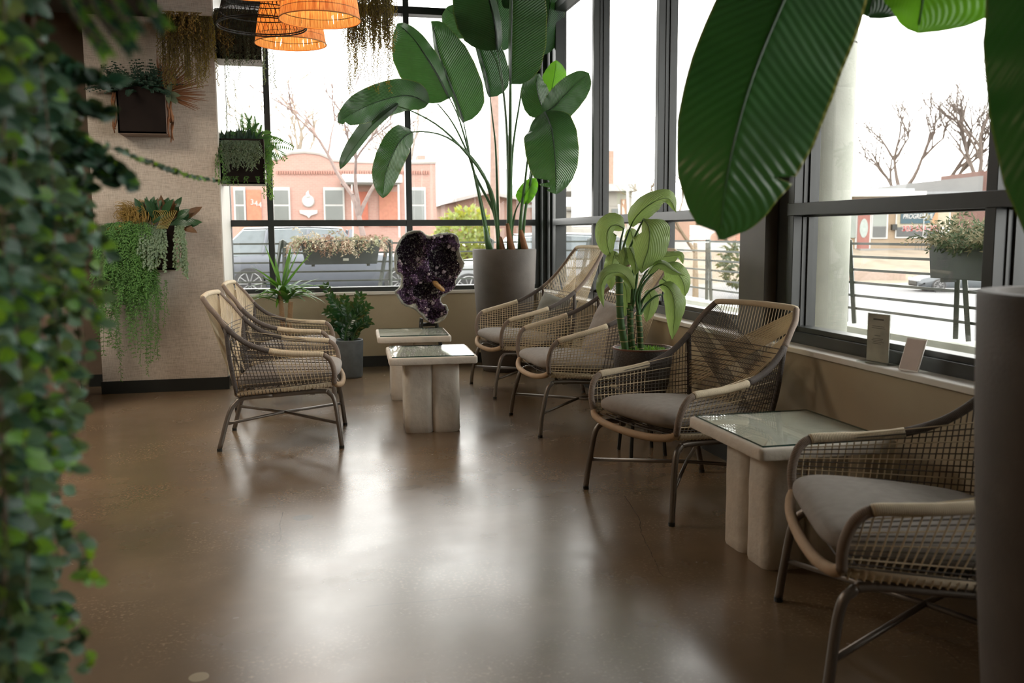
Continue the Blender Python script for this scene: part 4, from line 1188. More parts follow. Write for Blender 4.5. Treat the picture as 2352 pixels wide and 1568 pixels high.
# upper box beside the window, draped in moss
t4 = wbox('dark box planter above another, draped in brown-green moss beside the back window', -.622, -.255, 8.14, 8.46, 2.765, 3.14, M_boxw)
g5, s5 = MB(), MB()
for k in range(210):
    x = -.60+.33*rnd.random(); hang(g5, s5, V((x, 8.12, 3.16)), rnd.uniform(.25, .50), rnd, .04, .010, .022, .003)
g5.build('hanging_moss', mat('dark_moss', (.075, .085, .045), .9, var=.4), t4); s5.build('moss_stem', M_stwig, t4)
g6, s6 = MB(), MB()
for k in range(8): hang(g6, s6, V((-.50+rnd.uniform(-.06, .08), 8.13, 2.80)), rnd.uniform(.25, .65), rnd, .05, .011, .018, .0035)
for k in range(4): hang(g6, s6, V((-.22+rnd.uniform(-.01, .06), 8.2, 3.0)), rnd.uniform(.45, .62), rnd, .03, .013, .022, .006)
for k in range(5): hang(g6, s6, V((-.36+rnd.uniform(-.06, .08), 8.13, 2.80)), rnd.uniform(.12, .28), rnd, .05, .011, .018, .0035)
g6.build('trailing_greens', M_grey, t4); s6.build('vine_stem', M_stem, t4)
g7, s7 = MB(), MB()
for k in range(26): hang(g7, s7, V((-.60+.10*rnd.random(), 8.11, 3.14)), rnd.uniform(.2, .45), rnd, .04, .010, .022, .004)
g7.build('amber_moss', M_moss, t4); s7.build('moss_stem', M_stwig, t4)

# box high on the beige wall, only its amber greenery hangs into view
t5 = wbox('box planter high on the beige wall with amber and olive moss hanging into view', -.98, -.66, 7.80, 8.04, 2.90, 3.02)
g8, s8 = MB(), MB()
for k in range(170):
    p = V((-.99+.36*rnd.random(), 7.79, 3.02)); hang(g8, s8, p, rnd.uniform(.2, .62), rnd, .05, .011, .022, .004)
g8.build('amber_foliage', M_olive, t5); s8.build('vine_stem', M_stwig, t5)
g8, s8 = MB(), MB()
for k in range(30): hang(g8, s8, V((-.98+.3*rnd.random(), 7.77, 3.04)), rnd.uniform(.12, .30), rnd, .05, .011, .024, .005)
g8.build('yellow_foliage', M_moss, t5); s8.build('vine_stem', M_stwig, t5)

# hanging planter in front of the back window
hp = empty('hanging_basket', (0, 0, 0), 0, 'hanging greenery trailing down in front of the back window beside the lamps', 'hanging plant')
HX, HY = at(845, 30, 7.4).x, 7.4
MB().lathe([(.0001, 0), (.12, 0), (.17, .16), (.165, .17), (.15, .16), (.0001, .12)], (HX, HY, 3.22), 28).build('pot', M_box, hp, True, auto=.8)
for k in range(3):
    a = k*2.09; MB().tube([(HX+.16*math.cos(a), HY+.16*math.sin(a), 3.38), (HX, HY, 3.9)], .003, 4).build('wire', M_base, hp)
MB().tube([(HX, HY, 3.9), (HX, HY, CZ)], .003, 4).build('cord', M_base, hp)
g9, s9 = MB(), MB()
for k in range(240):
    a = rnd.random()*6.28; r_ = .165*rnd.random()**.4
    hang(g9, s9, V((HX+r_*math.cos(a), HY+r_*math.sin(a)*.7, 3.38)), rnd.uniform(.40, .66) if k % 8 else rnd.uniform(.72, .98), rnd, .05, .012, .022, .0042, out=(math.cos(a)*.12, math.sin(a)*.12, 0), up=-.25, rx=.08)
g9.build('foliage', M_olive, hp); s9.build('vine_stem', M_stwig, hp)

# ================================================================== PENDANT LAMPS
def shade_lamp(px, py, wpx, D, lab, bulb=14, cid=0, tall=.30):
    c = dep(px, py, D); R = wpx/2*D/FPX*1.02
    t = empty('pendant_lamp', c, 0, lab, 'pendant lamp', 'woven pendant lamps')
    h = tall
    prof_ = [(R, 0), (R*.985, .012), (R*.93, h*.35), (R*.86, h*.7), (R*.78, h), (R*.40, h+.02)]
    MB().lathe([(p[0], p[1]) for p in prof_], (0, 0, 0), 72, cap=False).build('lamp_shade', RAF, t, True)
    MB().tube([(R*math.cos(k*PI/24), R*math.sin(k*PI/24), 0) for k in range(48)], .0035, 6, closed=True).build('rim', mat('raffia_rim', (.45, .22, .08), .7), t, True)
    MB().tube([(R*.955*math.cos(k*PI/24), R*.955*math.sin(k*PI/24), .05) for k in range(48)], .0018, 5, closed=True).build('wire_ring', M_base, t)
    MB().lathe([(.0001, .0), (.02, .004), (.032, .03), (.022, .06), (.014, .08), (.0001, .085)], (0, 0, h*.42), 16).build('bulb', emit_mat('warm_bulb', (1.0, .62, .28), 8), t, True)
    MB().lathe([(.0001, 0), (.018, 0), (.018, .06), (.0001, .065)], (0, 0, h*.42+.08), 12).build('socket', M_base, t)
    MB().tube([(0, 0, h*.42+.14), (0, 0, CZ-c.z)], .004, 5).build('cord', M_base, t)
    l = bpy.data.lights.new('bulb_light', 'POINT'); l.energy = bulb; l.color = (1.0, .50, .17); l.shadow_soft_size = .035
    lo = bpy.data.objects.new('bulb_light', l); COL.objects.link(lo); lo.parent = t; lo.location = (0, 0, h*.42+.02)
    return t
RAF = raffia_mat()
shade_lamp(583, -22, 190, 4.6, 'orange raffia pendant lamp, topmost and cut off by the top edge', 8)
shade_lamp(735, 46, 181, 5.25, 'orange raffia pendant lamp on the right of the cluster', 8)
shade_lamp(668, 101, 158, 6.4, 'orange raffia pendant lamp, lowest of the cluster behind the black wire one', 8)
c = dep(602, 62, 5.8); R = 100*5.8/FPX
t = empty('pendant_lamp', c, 0, 'open black woven wire pendant lamp between the orange ones', 'pendant lamp', 'woven pendant lamps')
mb = MB(); rad_ = lambda s: R*(1-.26*s)
for h in (0, .012, .085, .17, .25):
    mb.tube([(rad_(h/.3)*math.cos(k*PI/24), rad_(h/.3)*math.sin(k*PI/24), h) for k in range(48)], .0045 if h < .02 else .0035, 5, closed=True)
mb.build('hoop', M_base, t, True)
mb = MB(); nn = 54
for k in range(nn):
    for s in (1, -1):
        pts = []
        for i in range(7):
            h = .30*i/6; a = 2*PI*(k+s*i*.5)/nn; r_ = rad_(i/6); pts.append((r_*math.cos(a), r_*math.sin(a), h))
        mb.tube(pts, .0016, 3, caps=False)
mb.build('wire_mesh', M_base, t)
mb = MB()
for k in range(6):
    a = k*PI/3; mb.tube([(rad_(1)*math.cos(a), rad_(1)*math.sin(a), .30), (0, 0, .33)], .003, 4)
mb.build('spider', M_base, t); MB().tube([(0, 0, .33), (0, 0, CZ-c.z)], .004, 5).build('cord', M_base, t)

# ================================================================== CARDS ON THE SILL
t = empty('sign_holder', (0, 0, 0), 0, 'clear upright acrylic sign holder with a grey printed sheet on the right window sill', 'sign')
a = V((2.385, 3.475, .742)); b = V((2.405, 3.345, .742)); d = (b-a).normalized(); nrm = V((-d.y, d.x, 0))
Mx = Matrix(((d.x, nrm.x, 0, a.x), (d.y, nrm.y, 0, a.y), (0, 0, 1, a.z), (0, 0, 0, 1)))
L = (b-a).length
M_card = mat('grey_printed_sheet', (.60, .585, .52), .5, var=.25, nscale=11)
MB().box((-.02, -.035, 0), (L+.02, .035, .006), Mx).build('foot', glass_mat('acrylic', (.86, .88, .86), 1.4), t)
MB().box((0, -.004, .006), (L, -.002, .215), Mx).box((0, .002, .006), (L, .004, .215), Mx).build('acrylic_plate', glass_mat('acrylic_plate', (.93, .94, .93), 1.3), t)
MB().box((.003, -.0015, .008), (L-.003, .0015, .212), Mx).build('sheet', M_card, t)
q = MB()
for (x0, x1, zz0) in ((.035, .095, .185), (.03, .10, .158), (.028, .105, .150), (.045, .08, .118), (.035, .095, .105), (.03, .09, .098), (.04, .10, .091), (.035, .085, .084)):
    q.box((x0, -.0018, zz0), (x1, -.0016, zz0+(.007 if zz0 > .18 else .0022)), Mx)
q.build('print_line', mat('grey_print', (.16, .15, .14), .6), t)
t = tag(MB().box((0, -.0015, 0), (.10, .0015, .135)).build('leaning_card', mat('white_card', (.85, .83, .80), .35), None), 'small tilted card leaning on the right window sill beside the acrylic sign', 'card')
MB().box((.005, -.0025, .005), (.095, -.0015, .130)).build('printed_face', mat('pinkish_print', (.50, .40, .35), .35), t)
t.location = (2.372, 3.235, .743); t.rotation_euler = (math.radians(-18), 0, math.radians(-80))

# ================================================================== FOREGROUND GREENERY (left)
rnd = random.Random(33)
fg = empty('trailing_vine_curtain', dep(60, -200, 1.2), 0, 'out-of-focus curtain of trailing green vines filling the left edge', 'hanging plant')
inv = -V(fg.location)
def fgb(mb, n, m): 
    mb.v = [(v[0]+inv.x, v[1]+inv.y, v[2]+inv.z) for v in mb.v]; return mb.build(n, m, fg)
M_fa = leaf_mat('vine_blue_green', (.062, .125, .085), rough=.5, veins=0, trans=.25, bump=0)
M_fb = leaf_mat('vine_bright_green', (.085, .20, .03), rough=.5, veins=0, trans=.4, bump=0)
M_fc = leaf_mat('vine_dark_green', (.014, .05, .026), rough=.5, veins=0, trans=.15, bump=0)
LA, LB, LC, ST = MB(), MB(), MB(), MB()
def strandpx(P, n, size, D, spread=14, mix=(.55, .12), st=True):
    Q = cr([(a, b, D if len(r_) == 0 else r_[0]) for (a, b, *r_) in P], 8); W_ = [dep(a, b, d_) for a, b, d_ in Q]; W_ = resample(W_, n)
    if st: ST.tube(W_[::2], .0011, 4, caps=False)
    for i in range(1, n):
        t_ = (W_[i]-W_[i-1]).normalized()
        for s in (1, -1):
            a = rnd.random()*6.28; sd = (RT*math.cos(a)+UP*.3*math.sin(a)-FW*math.sin(a)*.8)
            r_ = rnd.random(); mb = LA if r_ < mix[0] else (LB if r_ < mix[0]+mix[1] else LC)
            mb.leaf(W_[i]+RT*rnd.uniform(-1, 1)*.003, sd+t_*.3, V((rnd.uniform(-.5, .5), -1, rnd.uniform(-.2, .8))), size*rnd.uniform(.75, 1.2), size*.34, .2, 4)
for k, (x0, x1, xe, y0, y1, D) in enumerate(((10,-5,20,-60,1640,1.05),(45,30,10,-60,1640,1.15),(75,95,60,-80,1640,1.2),(25,50,85,60,1640,1.1),(110,120,100,120,1640,1.25),(130,150,115,200,1560,1.3),(-15,0,-10,0,1640,1.0),(60,80,130,300,1640,1.15),
        (150,185,200,160,900,1.35),(170,205,175,250,700,1.4),(190,225,230,330,640,1.4),(95,130,160,80,960,1.2),(35,60,40,600,1640,1.05),(-10,20,60,700,1640,1.0))):
    n = int((y1-y0)/27)
    strandpx([(x0+rnd.uniform(-12, 12), y0), ((x0+x1)/2+rnd.uniform(-18, 18), y0*.6+y1*.4), (x1+rnd.uniform(-15, 15), y0*.3+y1*.7), (xe, y1)], n, (.026 if D > 1.25 else .030), D, mix=(.5, .06 if k % 3 else .16))
for P, mix in (([(40, 1000), (110, 1040), (165, 1075)], (.3, .6)), ([(60, 1180), (130, 1200), (185, 1245), (215, 1330)], (.3, .5)), ([(70, 1380), (140, 1400), (175, 1440), (205, 1530)], (.4, .4)), ([(60, 930), (140, 960), (180, 1030)], (.3, .6)),
        ([(40, 640), (150, 680), (225, 740)], (.5, .3)), ([(60, 460), (160, 500), (235, 560)], (.5, .3)), ([(70, 560), (150, 620), (240, 690)], (.4, .4)), ([(30, 760), (100, 800), (160, 860)], (.5, .2))):
    strandpx(P, 16, .021, 1.12, mix=mix)
# dark branches at the upper left
for P in ([(-40, 120), (70, 165), (170, 180), (250, 180)], [(-40, 190), (60, 215), (150, 235), (240, 260)], [(-40, 60), (60, 120), (150, 150)], [(-30, 260), (80, 300), (170, 330), (250, 395)], [(20, 230), (120, 290), (200, 340), (290, 420)]):
    strandpx(P, 44, .028, 1.3, mix=(.04, .03))
for P in ([(60, 320), (160, 340), (240, 370), (290, 420)], [(0, 380), (90, 400), (200, 430)], [(40, 280), (120, 330), (160, 400)]):
    strandpx(P, 34, .024, 1.3, mix=(.35, .18))
# blurred fronds at the very top
for (a, b) in (((150, -20), (232, 102)), ((205, -10), (288, 92)), ((320, -15), (362, 38)), ((255, -10), (300, 50))):
    p, q = dep(*a, .95), dep(*b, .95); ST.tube(cr([V(fg.location)+V((0, 0, .1)), V(fg.location).lerp(p, .5)+V((0, 0, .13)), p, q], 6), .0016, 4); Q = [p.lerp(q, i/16) for i in range(17)]
    for i in range(17):
        for s in (1, -1): (LC if rnd.random() < .6 else LB).leaf(Q[i], (q-p).normalized()*1.2+RT*s*.5, V((0, -1, .2)), .022, .005, .1, 2)
# the long thin tendril reaching to the right
Pt = [(120, 250, 1.3), (200, 325, 1.45), (270, 345, 1.6), (340, 372, 1.8), (410, 398, 2.1), (470, 412, 2.35), (524, 420, 2.5)]
strandpx(Pt, 90, .013, 1.5, mix=(.3, .25))
fgb(LA, 'blue_green_leaves', M_fa)['kind'] = 'stuff'; fgb(LB, 'bright_leaves', M_fb)['kind'] = 'stuff'; fgb(LC, 'dark_leaves', M_fc)['kind'] = 'stuff'; fgb(ST, 'vine_stem', M_stwig)
MB().tube([V((-.02, 0, .0)), V((0, 0, CZ-fg.location.z))], .006, 6).build('cord', M_base, fg)
MB().lathe([(.0001, -.02), (.10, -.02), (.15, .12), (.145, .13), (.0001, .11)], (0, 0, 0), 24).build('pot', M_box, fg, True)

# ================================================================== OUTSIDE
M_conc = mat('pale_concrete', (0.42, 0.435, 0.38), .85, var=.08, nscale=5, bump=.15, bscale=60)
M_road = mat('grey_asphalt', (0.145, 0.145, 0.148), .9, var=.06, nscale=.6)
M_walk = mat('sidewalk_concrete', (0.19, 0.185, 0.175), .9, var=.06, nscale=.8)
M_lawn = mat('dry_lawn', (0.19, 0.155, 0.115), .95, var=.2, nscale=.9)
M_rail = mat('dark_green_steel', (.075, .085, .075), .5)
M_curb = mat('board_formed_concrete', (.40, .38, .29), .9, var=.25, nscale=12)
struct('ground_patio', MB().box((-12, 9.28, -.1), (5.3, 13.2, .02)).box((2.64, -30, -.1), (5.3, 9.28, .015)), M_walk)
def terr(x, y):
    u = x*math.sin(YAW)+y*math.cos(YAW); a = min(1, max(0, (x-5.3)/11)); a = a*a*(3-2*a)
    h = .08-1.5*a; c = min(1, max(0, (u-49)/10.5))
    return h+(.22-h)*c
gx = [-80, -40, -20, -10]+[-5+.9*i for i in range(34)]+[27+2*i for i in range(24)]+[90, 120]; gy = [-30, -15, -5, 0]+[1.3*i for i in range(1, 60)]+[80, 95]
gm = MB(); gm.grid([[(x, y, terr(x, y)-(.3 if (x < 5.5 and y < 13.4) else 0)) for x in gx] for y in gy])
for k, f in enumerate(gm.f):
    c = [sum(gm.v[q][i] for q in f)/4 for i in (0, 1)]; u = c[0]*math.sin(YAW)+c[1]*math.cos(YAW)
    gm.mi[k] = (2 if u > 49 else (1 if u > 46.5 else 0)) if c[0] > 14 else (2 if c[1] > 27.5 else (1 if c[1] > 24.5 else 0))
struct('ground_street', gm, [M_road, M_walk, M_lawn])
t = tag(MB().box((5.00, 1.0, 0), (5.22, 12.0, .36)).box((-9, 11.98, 0), (5.22, 12.2, .36)).build('patio_wall', M_curb), 'low rough concrete wall carrying the patio railing outside', 'wall')
t = tag(MB().box((4.96, 1.0, .361), (5.26, 11.94, .43)).box((-9, 11.94, .361), (5.26, 12.24, .43)).build('coping', M_conc), 'pale flat coping along the top of the patio wall', 'coping')

def railing(p0, p1, posts, lab, bars=7):
    p0, p1 = V(p0), V(p1); t = empty('patio_railing', (p0+p1)/2, 0, lab, 'railing', 'steel railings round the patio')
    o = V(t.location); d = (p1-p0).normalized(); q = V((-d.y, d.x, 0)); L = (p1-p0).length
    for k in range(bars-1):
        z_ = 1.195-.12*k
        a, b = p0-o+V((0, 0, z_)), p1-o+V((0, 0, z_))
        MB().box((0, -.006, -.011), (L, .006, .011), Matrix(((d.x, q.x, 0, a.x), (d.y, q.y, 0, a.y), (0, 0, 1, a.z), (0, 0, 0, 1)))).build('rail_bar', M_rail, t)
    for s_ in posts:
        b = p0+d*s_-o
        for lean in (0, 1):
            P = [b+q*(.0), b+q*(-.0)]
            top = b+V((0, 0, 1.225))+d*(.02*(1-2*lean)); bot = b+V((0, 0, .455))+d*(.0 if lean == 0 else -.17)-q*.0+(q*0.02 if lean else q*0)
            MB().tube([top, bot], .026, 4).build('post', M_rail, t)
        MB().tube([b+V((0, 0, 1.215))+d*.03, b+V((0, 0, 1.24)), b+V((0, 0, 1.215))-d*.03], .016, 5).build('post_cap', M_rail, t)
    return t
railing((5.05, 1.6, 0), (5.05, 11.95, 0), [.1, 1.6, 3.1, 4.6, 6.1, 7.6, 9.15], 'steel bar railing outside the right-hand windows')
railing((-5, 12.02, 0), (5.05, 12.02, 0), [.8, 2.1, 3.4, 4.80, 6.15, 7.5, 8.9], 'steel bar railing outside the back window')

# round concrete column outside the right window
t = empty('concrete_column', (4.02, 6.50, 0), 0, 'pale round concrete column just outside the right window', 'column')
MB().lathe([(.215, 0), (.215, 2.72)], (0, 0, 0), 48).build('lower_shaft', M_conc, t, True, auto=.8)
MB().lathe([(.209, 2.72), (.209, 2.735)], (0, 0, 0), 48).build('joint', M_walk, t, True)
MB().lathe([(.215, 2.735), (.215, 5.5)], (0, 0, 0), 48).build('upper_shaft', M_conc, t, True, auto=.8)

# planter boxes hung on the railings
def ext_planter(a, b, zt, h, depth_, taper, lab, seed, dens, cols, spread, drop):
    a, b = V(a), V(b); d = (b-a).normalized(); q = V((d.y, -d.x, 0)); L = (b-a).length
    t = empty('railing_planter', (a+b)/2+V((0, 0, zt-h)), 0, lab, 'planter', 'planter boxes hung on the railings')
    Mx = Matrix(((d.x, q.x, 0, a.x-t.location.x), (d.y, q.y, 0, a.y-t.location.y), (0, 0, 1, 0), (0, 0, 0, 1)))
    mb = MB(); n = len(mb.v)
    P = [(taper, .03, 0), (L-taper, .03, 0), (L-taper, depth_-.03, 0), (taper, depth_-.03, 0), (0, 0, h), (L, 0, h), (L, depth_, h), (0, depth_, h)]
    mb.v = [tuple(Mx @ V(p)) for p in P]
    for f in ((0, 3, 2, 1), (4, 5, 6, 7), (0, 1, 5, 4), (1, 2, 6, 5), (2, 3, 7, 6), (3, 0, 4, 7)): mb.face(list(f))
    mb.build('box', mat('slate_planter_%d' % seed, (.055, .065, .062), .7), t, bevel=.006)
    for s_ in (.15, .85): MB().box((L*s_-.02, -.01, -.03), (L*s_+.02, depth_*.4, .0), Mx).build('bracket', M_rail, t)
    r_ = random.Random(seed); G = [MB() for _ in cols]
    for k in range(dens):
        p = Mx @ V((r_.uniform(0, L), r_.uniform(0, depth_), h-.01)); d_ = V((r_.uniform(-1, 1)*spread, r_.uniform(-1, 1)*spread, r_.uniform(.3, 1)))
        Q = [p]; dd = d_.normalized(); LL = r_.uniform(.12, .30)
        for i in range(9): dd = (dd+V((0, 0, -drop*r_.uniform(.5, 1.3)))).normalized(); Q.append(Q[-1]+dd*LL/9)
        m_ = G[k % len(G)]
        for i in range(1, 10):
            for s in (1, -1): m_.leaf(Q[i], dd.cross(V((r_.uniform(-1, 1), r_.uniform(-1, 1), r_.uniform(-1, 1)))).normalized()*s+dd*.8, V((0, -1, .3)), .045, .007, .1, 2)
    for i, (g_, c_) in enumerate(zip(G, cols)): g_.build(c_[0], leaf_mat('ext_%s_%d' % (c_[0], seed), c_[1], rough=.8, veins=0, trans=.2, bump=0, tcol=c_[1]), t)
    return t
pa, pb = at(690, 560, 12.0), at(870, 560, 12.0)
t = ext_planter((pa.x, 12.008, 0), (pb.x, 12.008, 0), 1.235, .30, .3, .05, 'long dark planter box with dried pale foliage outside the back window', 4, 420, (('dry_foliage', (.22, .22, .13)), ('pale_foliage', (.36, .31, .22)), ('brown_foliage', (.24, .15, .10))), 1.3, .30)
MB().box((.02, -.31, .045), (.09, -.305, .075)).build('label_plate', M_conc, t)
ra, rb_ = xat(2145, 560, 4.78), xat(2310, 560, 4.78)
ext_planter((4.735, ra.y, 0), (4.735, ra.y-1.05, 0), 1.20, .25, -.3, .07, 'dark tapered planter box with evergreen sprigs outside the right window', 9, 420, (('evergreen_foliage', (.08, .115, .055)), ('dry_foliage', (.26, .235, .14))), .9, .12)

# ---- street things
def car(lab, loc, rz, Ln, Wd, Ht, col, glasscol=(.10, .12, .13)):
    t = empty('parked_car', loc, rz, lab, 'car')
    body = mat('car_paint_%d' % int(col[0]*1000), col, .25, metal=.2, var=.03); L2 = Ln/2; w2 = Wd/2
    # lofted body: stations along x with (half width, bottom, belt height)
    S = [(-L2, .60, .42, .62), (-L2+.06, .88, .28, .80), (-L2+.5, .97, .22, .92), (-L2+1.1, 1, .2, .96), (0, 1, .2, .96), (L2-1.3, 1, .2, .95), (L2-.8, .98, .22, .88), (L2-.25, .92, .26, .74), (L2-.04, .78, .34, .60), (L2, .6, .4, .52)]
    k = Ht/1.5; rows = []
    for x, w, zb, zt in S:
        w *= w2; zb *= k; zt *= k
        rows.append([(x, -w*.9, zb), (x, -w, zb+.12), (x, -w, zt-.22), (x, -w*.93, zt-.03), (x, -w*.7, zt), (x, 0, zt+.02), (x, w*.7, zt), (x, w*.93, zt-.03), (x, w, zt-.22), (x, w, zb+.12), (x, w*.9, zb), (x, 0, zb)])
    mb = MB(); mb.grid(rows, closed=True); n = len(rows[0]); b0 = 0; mb.face(list(range(n))[::-1]); mb.face([(len(rows)-1)*n+i for i in range(n)])
    mb.build('body', body, t, True, auto=.9)
    C = [(-L2+.25, .93, .80), (-L2+.75, 1.46, .74), (-.3, 1.5, .74), (.35, 1.46, .74), (L2-1.55, .96, .82)]
    rows = [[(x, -w2*.9, .90*k), (x, -w2*w, max(.93, z_)*k-.03), (x, -w2*w*.8, max(.93, z_)*k), (x, w2*w*.8, max(.93, z_)*k), (x, w2*w, max(.93, z_)*k-.03), (x, w2*.9, .90*k)] for x, z_, w in C]
    mb = MB(); mb.grid(rows, closed=True); mb.build('window_band', mat('car_glass', glasscol, .1), t, True, auto=.6)
    mb = MB(); rows = [[(x, -w2*w*.86, z_*k+.003), (x, 0, z_*k+.035), (x, w2*w*.86, z_*k+.003)] for x, z_, w in C[1:4]]; mb.grid(rows); mb.build('roof', body, t, True)
    for x in (-.35, .45, -1.15):
        for s in (1, -1): MB().tube([(x, s*w2*.92, .92*k), (x+(.05 if x > -1 else .1), s*w2*.78, 1.44*k)], .03, 4).build('pillar', body, t)
    for x in (-L2+.85, L2-.85):
        for s in (1, -1):
            Mx = Matrix.Translation((x, s*(w2-.10), .33*k)) @ Matrix.Rotation(PI/2, 4, 'X')
            w = MB().lathe([(.20, -.10), (.33*k, -.10), (.345*k, -.05), (.345*k, .05), (.33*k, .10), (.20, .10)], (0, 0, 0), 24, Mx).build('wheel', mat('tyre', (.04, .04, .04), .8), t, True, auto=.8)
            sp = MB()
            for q in range(10):
                a = q*PI/5; sp.tube([V((x+.03*math.cos(a), s*w2, .33*k+.03*math.sin(a))), V((x+.21*math.cos(a), s*w2, .33*k+.21*math.sin(a)))], .014, 4)
            sp.tube([(x+.215*math.cos(q*PI/12), s*w2, .33*k+.215*math.sin(q*PI/12)) for q in range(24)], .012, 4, closed=True)
            sp.build('wheel_rim', mat('alloy', (.22, .22, .22), .3, metal=.6), w)
    for s in (1, -1):
        MB().box((L2-.12, s*w2*.62-.12, .56*k), (L2-.02, s*w2*.62+.12, .68*k)).build('headlight', mat('headlamp', (.7, .72, .72), .1), t, bevel=.02)
        MB().box((-L2+.0, s*w2*.70-.14, .72*k), (-L2+.10, s*w2*.70+.14, .88*k)).build('tail_light', mat('tail_lamp', (.55, .06, .05), .2), t, bevel=.02)
        MB().box((.75, s*w2-.02, .93*k), (.92, s*w2+.16*s, 1.03*k) if s > 0 else (.92, -w2+.02, 1.03*k)).build('mirror', body, t, bevel=.02)
    MB().box((L2-.06, -.5, .36*k), (L2+.01, .5, .52*k)).build('grille', M_base, t)
    return t
c1 = at(745, 600, 18.6)
car('silver-grey car parked outside the back window beyond the railing', (c1.x, 18.6, .10), 0, 4.5, 1.8, 1.36, (.11, .12, .14))
c1 = at(1150, 600, 17.5)
car('white car parked behind the big pot outside the back window', (c1.x+.35, 16.4, .10), PI, 4.4, 1.8, 1.20, (.28, .29, .30))
c2 = dep(2212, 640, 42)
car('dark grey car parked across the street outside the right window', (c2.x, c2.y, terr(c2.x, c2.y)), math.radians(163), 4.5, 1.8, 1.35, (.11, .12, .13))

def bare_tree(lab, base, h, seed, col, spread=.5, lev=5, r=.09, leafc=None):
    t = empty('bare_tree', base, 0, lab, 'tree', 'bare winter trees across the street')
    rr_ = random.Random(seed); mb = MB(); br = MB(); lf_ = MB()
    def grow(p, d, L, r_, lv, m_):
        n = 4; Q = [p]; dd = d
        for i in range(n): dd = (dd+V((rr_.uniform(-1, 1), rr_.uniform(-1, 1), rr_.uniform(-.4, .6)))*.14).normalized(); Q.append(Q[-1]+dd*L/n)
        m_.tube(Q, [r_*(1-.45*i/n) for i in range(n+1)], 4 if lv < 3 else 5, caps=False)
        if leafc and lv < 2 and Q[0].z < 3.6:
            if rr_.random() < .45: lf_.leaf(Q[rr_.randrange(1, 5)], V((rr_.uniform(-1, 1), rr_.uniform(-1, 1), -.8)), V((0, -1, .2)), .12, .035, .2, 2)
        if lv <= 0: return
        for k in range(3 if lv > 1 else 2):
            a = rr_.random()*6.28; nd = (dd+V((math.cos(a), math.sin(a), rr_.uniform(.0, .5)))*spread*rr_.uniform(.7, 1.3)).normalized()
            grow(Q[rr_.choice((2, 3, 4, 4))], nd, L*rr_.uniform(.58, .8), r_*.60, lv-1, br)
    grow(V((0, 0, 0)), V((0, 0, 1)), h*.30, r, lev, mb)
    m_ = mat('bark_%d' % seed, col, .9, var=.2); mb.build('trunk', m_, t); br.build('branches', m_, t)['kind'] = 'stuff'
    if leafc: lf_.build('dry_leaves', mat('dry_leaf_%d' % seed, leafc, .8, var=.3), t)['kind'] = 'stuff'
p = at(855, 560, 21.5); bare_tree('slender street tree with rusty dry leaves in front of the pink house', (p.x, 23.3, .1), 7.5, 3, (.20, .15, .135), .6, 5, .10, (.36, .21, .16))
p = at(745, 500, 62); bare_tree('pale bare tree rising behind the roof of the pink house', (p.x-1.5, 66, 0), 17, 12, (.26, .23, .19), .6, 5, .30)
p = at(1010, 500, 50); bare_tree('tall bare tree right of the pink house', (p.x, 58, 0), 15, 5, (.26, .23, .2), .6, 5, .28)
for i, (a, D, h, lab) in enumerate(((2085, 74, 14, 'bare tree behind the grey shop roof, the left one'), (2150, 78, 16, 'bare tree behind the grey shop roof, in the middle'), (2225, 72, 16, 'bare tree behind the grey shop roof, the right one'))):
    p = dep(a, 560, D); bare_tree(lab, (p.x, p.y, .1), h, 40+i, (.10, .078, .066), .62, 6, .34)
p = dep(1600, 560, 34); bare_tree('low bare thicket of pale stems seen under the hanging leaf', (p.x, p.y, terr(p.x, p.y)), 8.4, 61, (.20, .15, .10), .8, 5, .13)
p = dep(1712, 560, 46); bare_tree('second pale thicket beside the bronze window post', (p.x, p.y, terr(p.x, p.y)), 8.4, 62, (.22, .17, .12), .8, 5, .15)

def bush(lab, p, rad_, n, col, seed):
    rr_ = random.Random(seed); t = empty('shrub', p, 0, lab, 'shrub'); mb = MB()
    for k in range(n):
        d = V((rr_.gauss(0, 1), rr_.gauss(0, 1), rr_.gauss(0, 1))).normalized(); q = V((d.x*rad_, d.y*rad_, rad_*.9+d.z*rad_*.9))*rr_.uniform(.75, 1)
        mb.leaf(q, d+V((rr_.uniform(-1, 1), rr_.uniform(-1, 1), rr_.uniform(-1, 1)))*.8, d, .28, .07, .2, 2)
    mb.build('foliage', leaf_mat('shrub_leaf_%d' % seed, col, rough=.8, veins=0, trans=.3, bump=0), t)
    MB().tube([(0, 0, 0), (0, 0, rad_)], .06, 6).build('stem', M_stwig, t)
p = at(1090, 545, 34); bush('yellow-green evergreen shrub beside the brick house', (p.x-.3, 34, .2), 1.15, 1500, (.15, .19, .06), 5)
p = at(1010, 545, 36); bush('leafless pale shrub at the foot of the pink house', (p.x, 36, .2), .6, 500, (.3, .26, .18), 6)

p = at(1137, 560, 30); t = empty('utility_pole', (p.x, 30, .1), 0, 'pinkish-brown wooden utility pole beyond the back window', 'pole')
MB().tube([(0, 0, 0), (.04, 0, 13)], [.17, .12], 10).build('pole', mat('weathered_pole', (0.250, 0.170, 0.140), .9), t)
MB().box((-1.2, -.06, 11.8), (1.2, .06, 11.95)).build('crossarm', mat('crossarm_wood', (.50, .36, .3), .9), t)

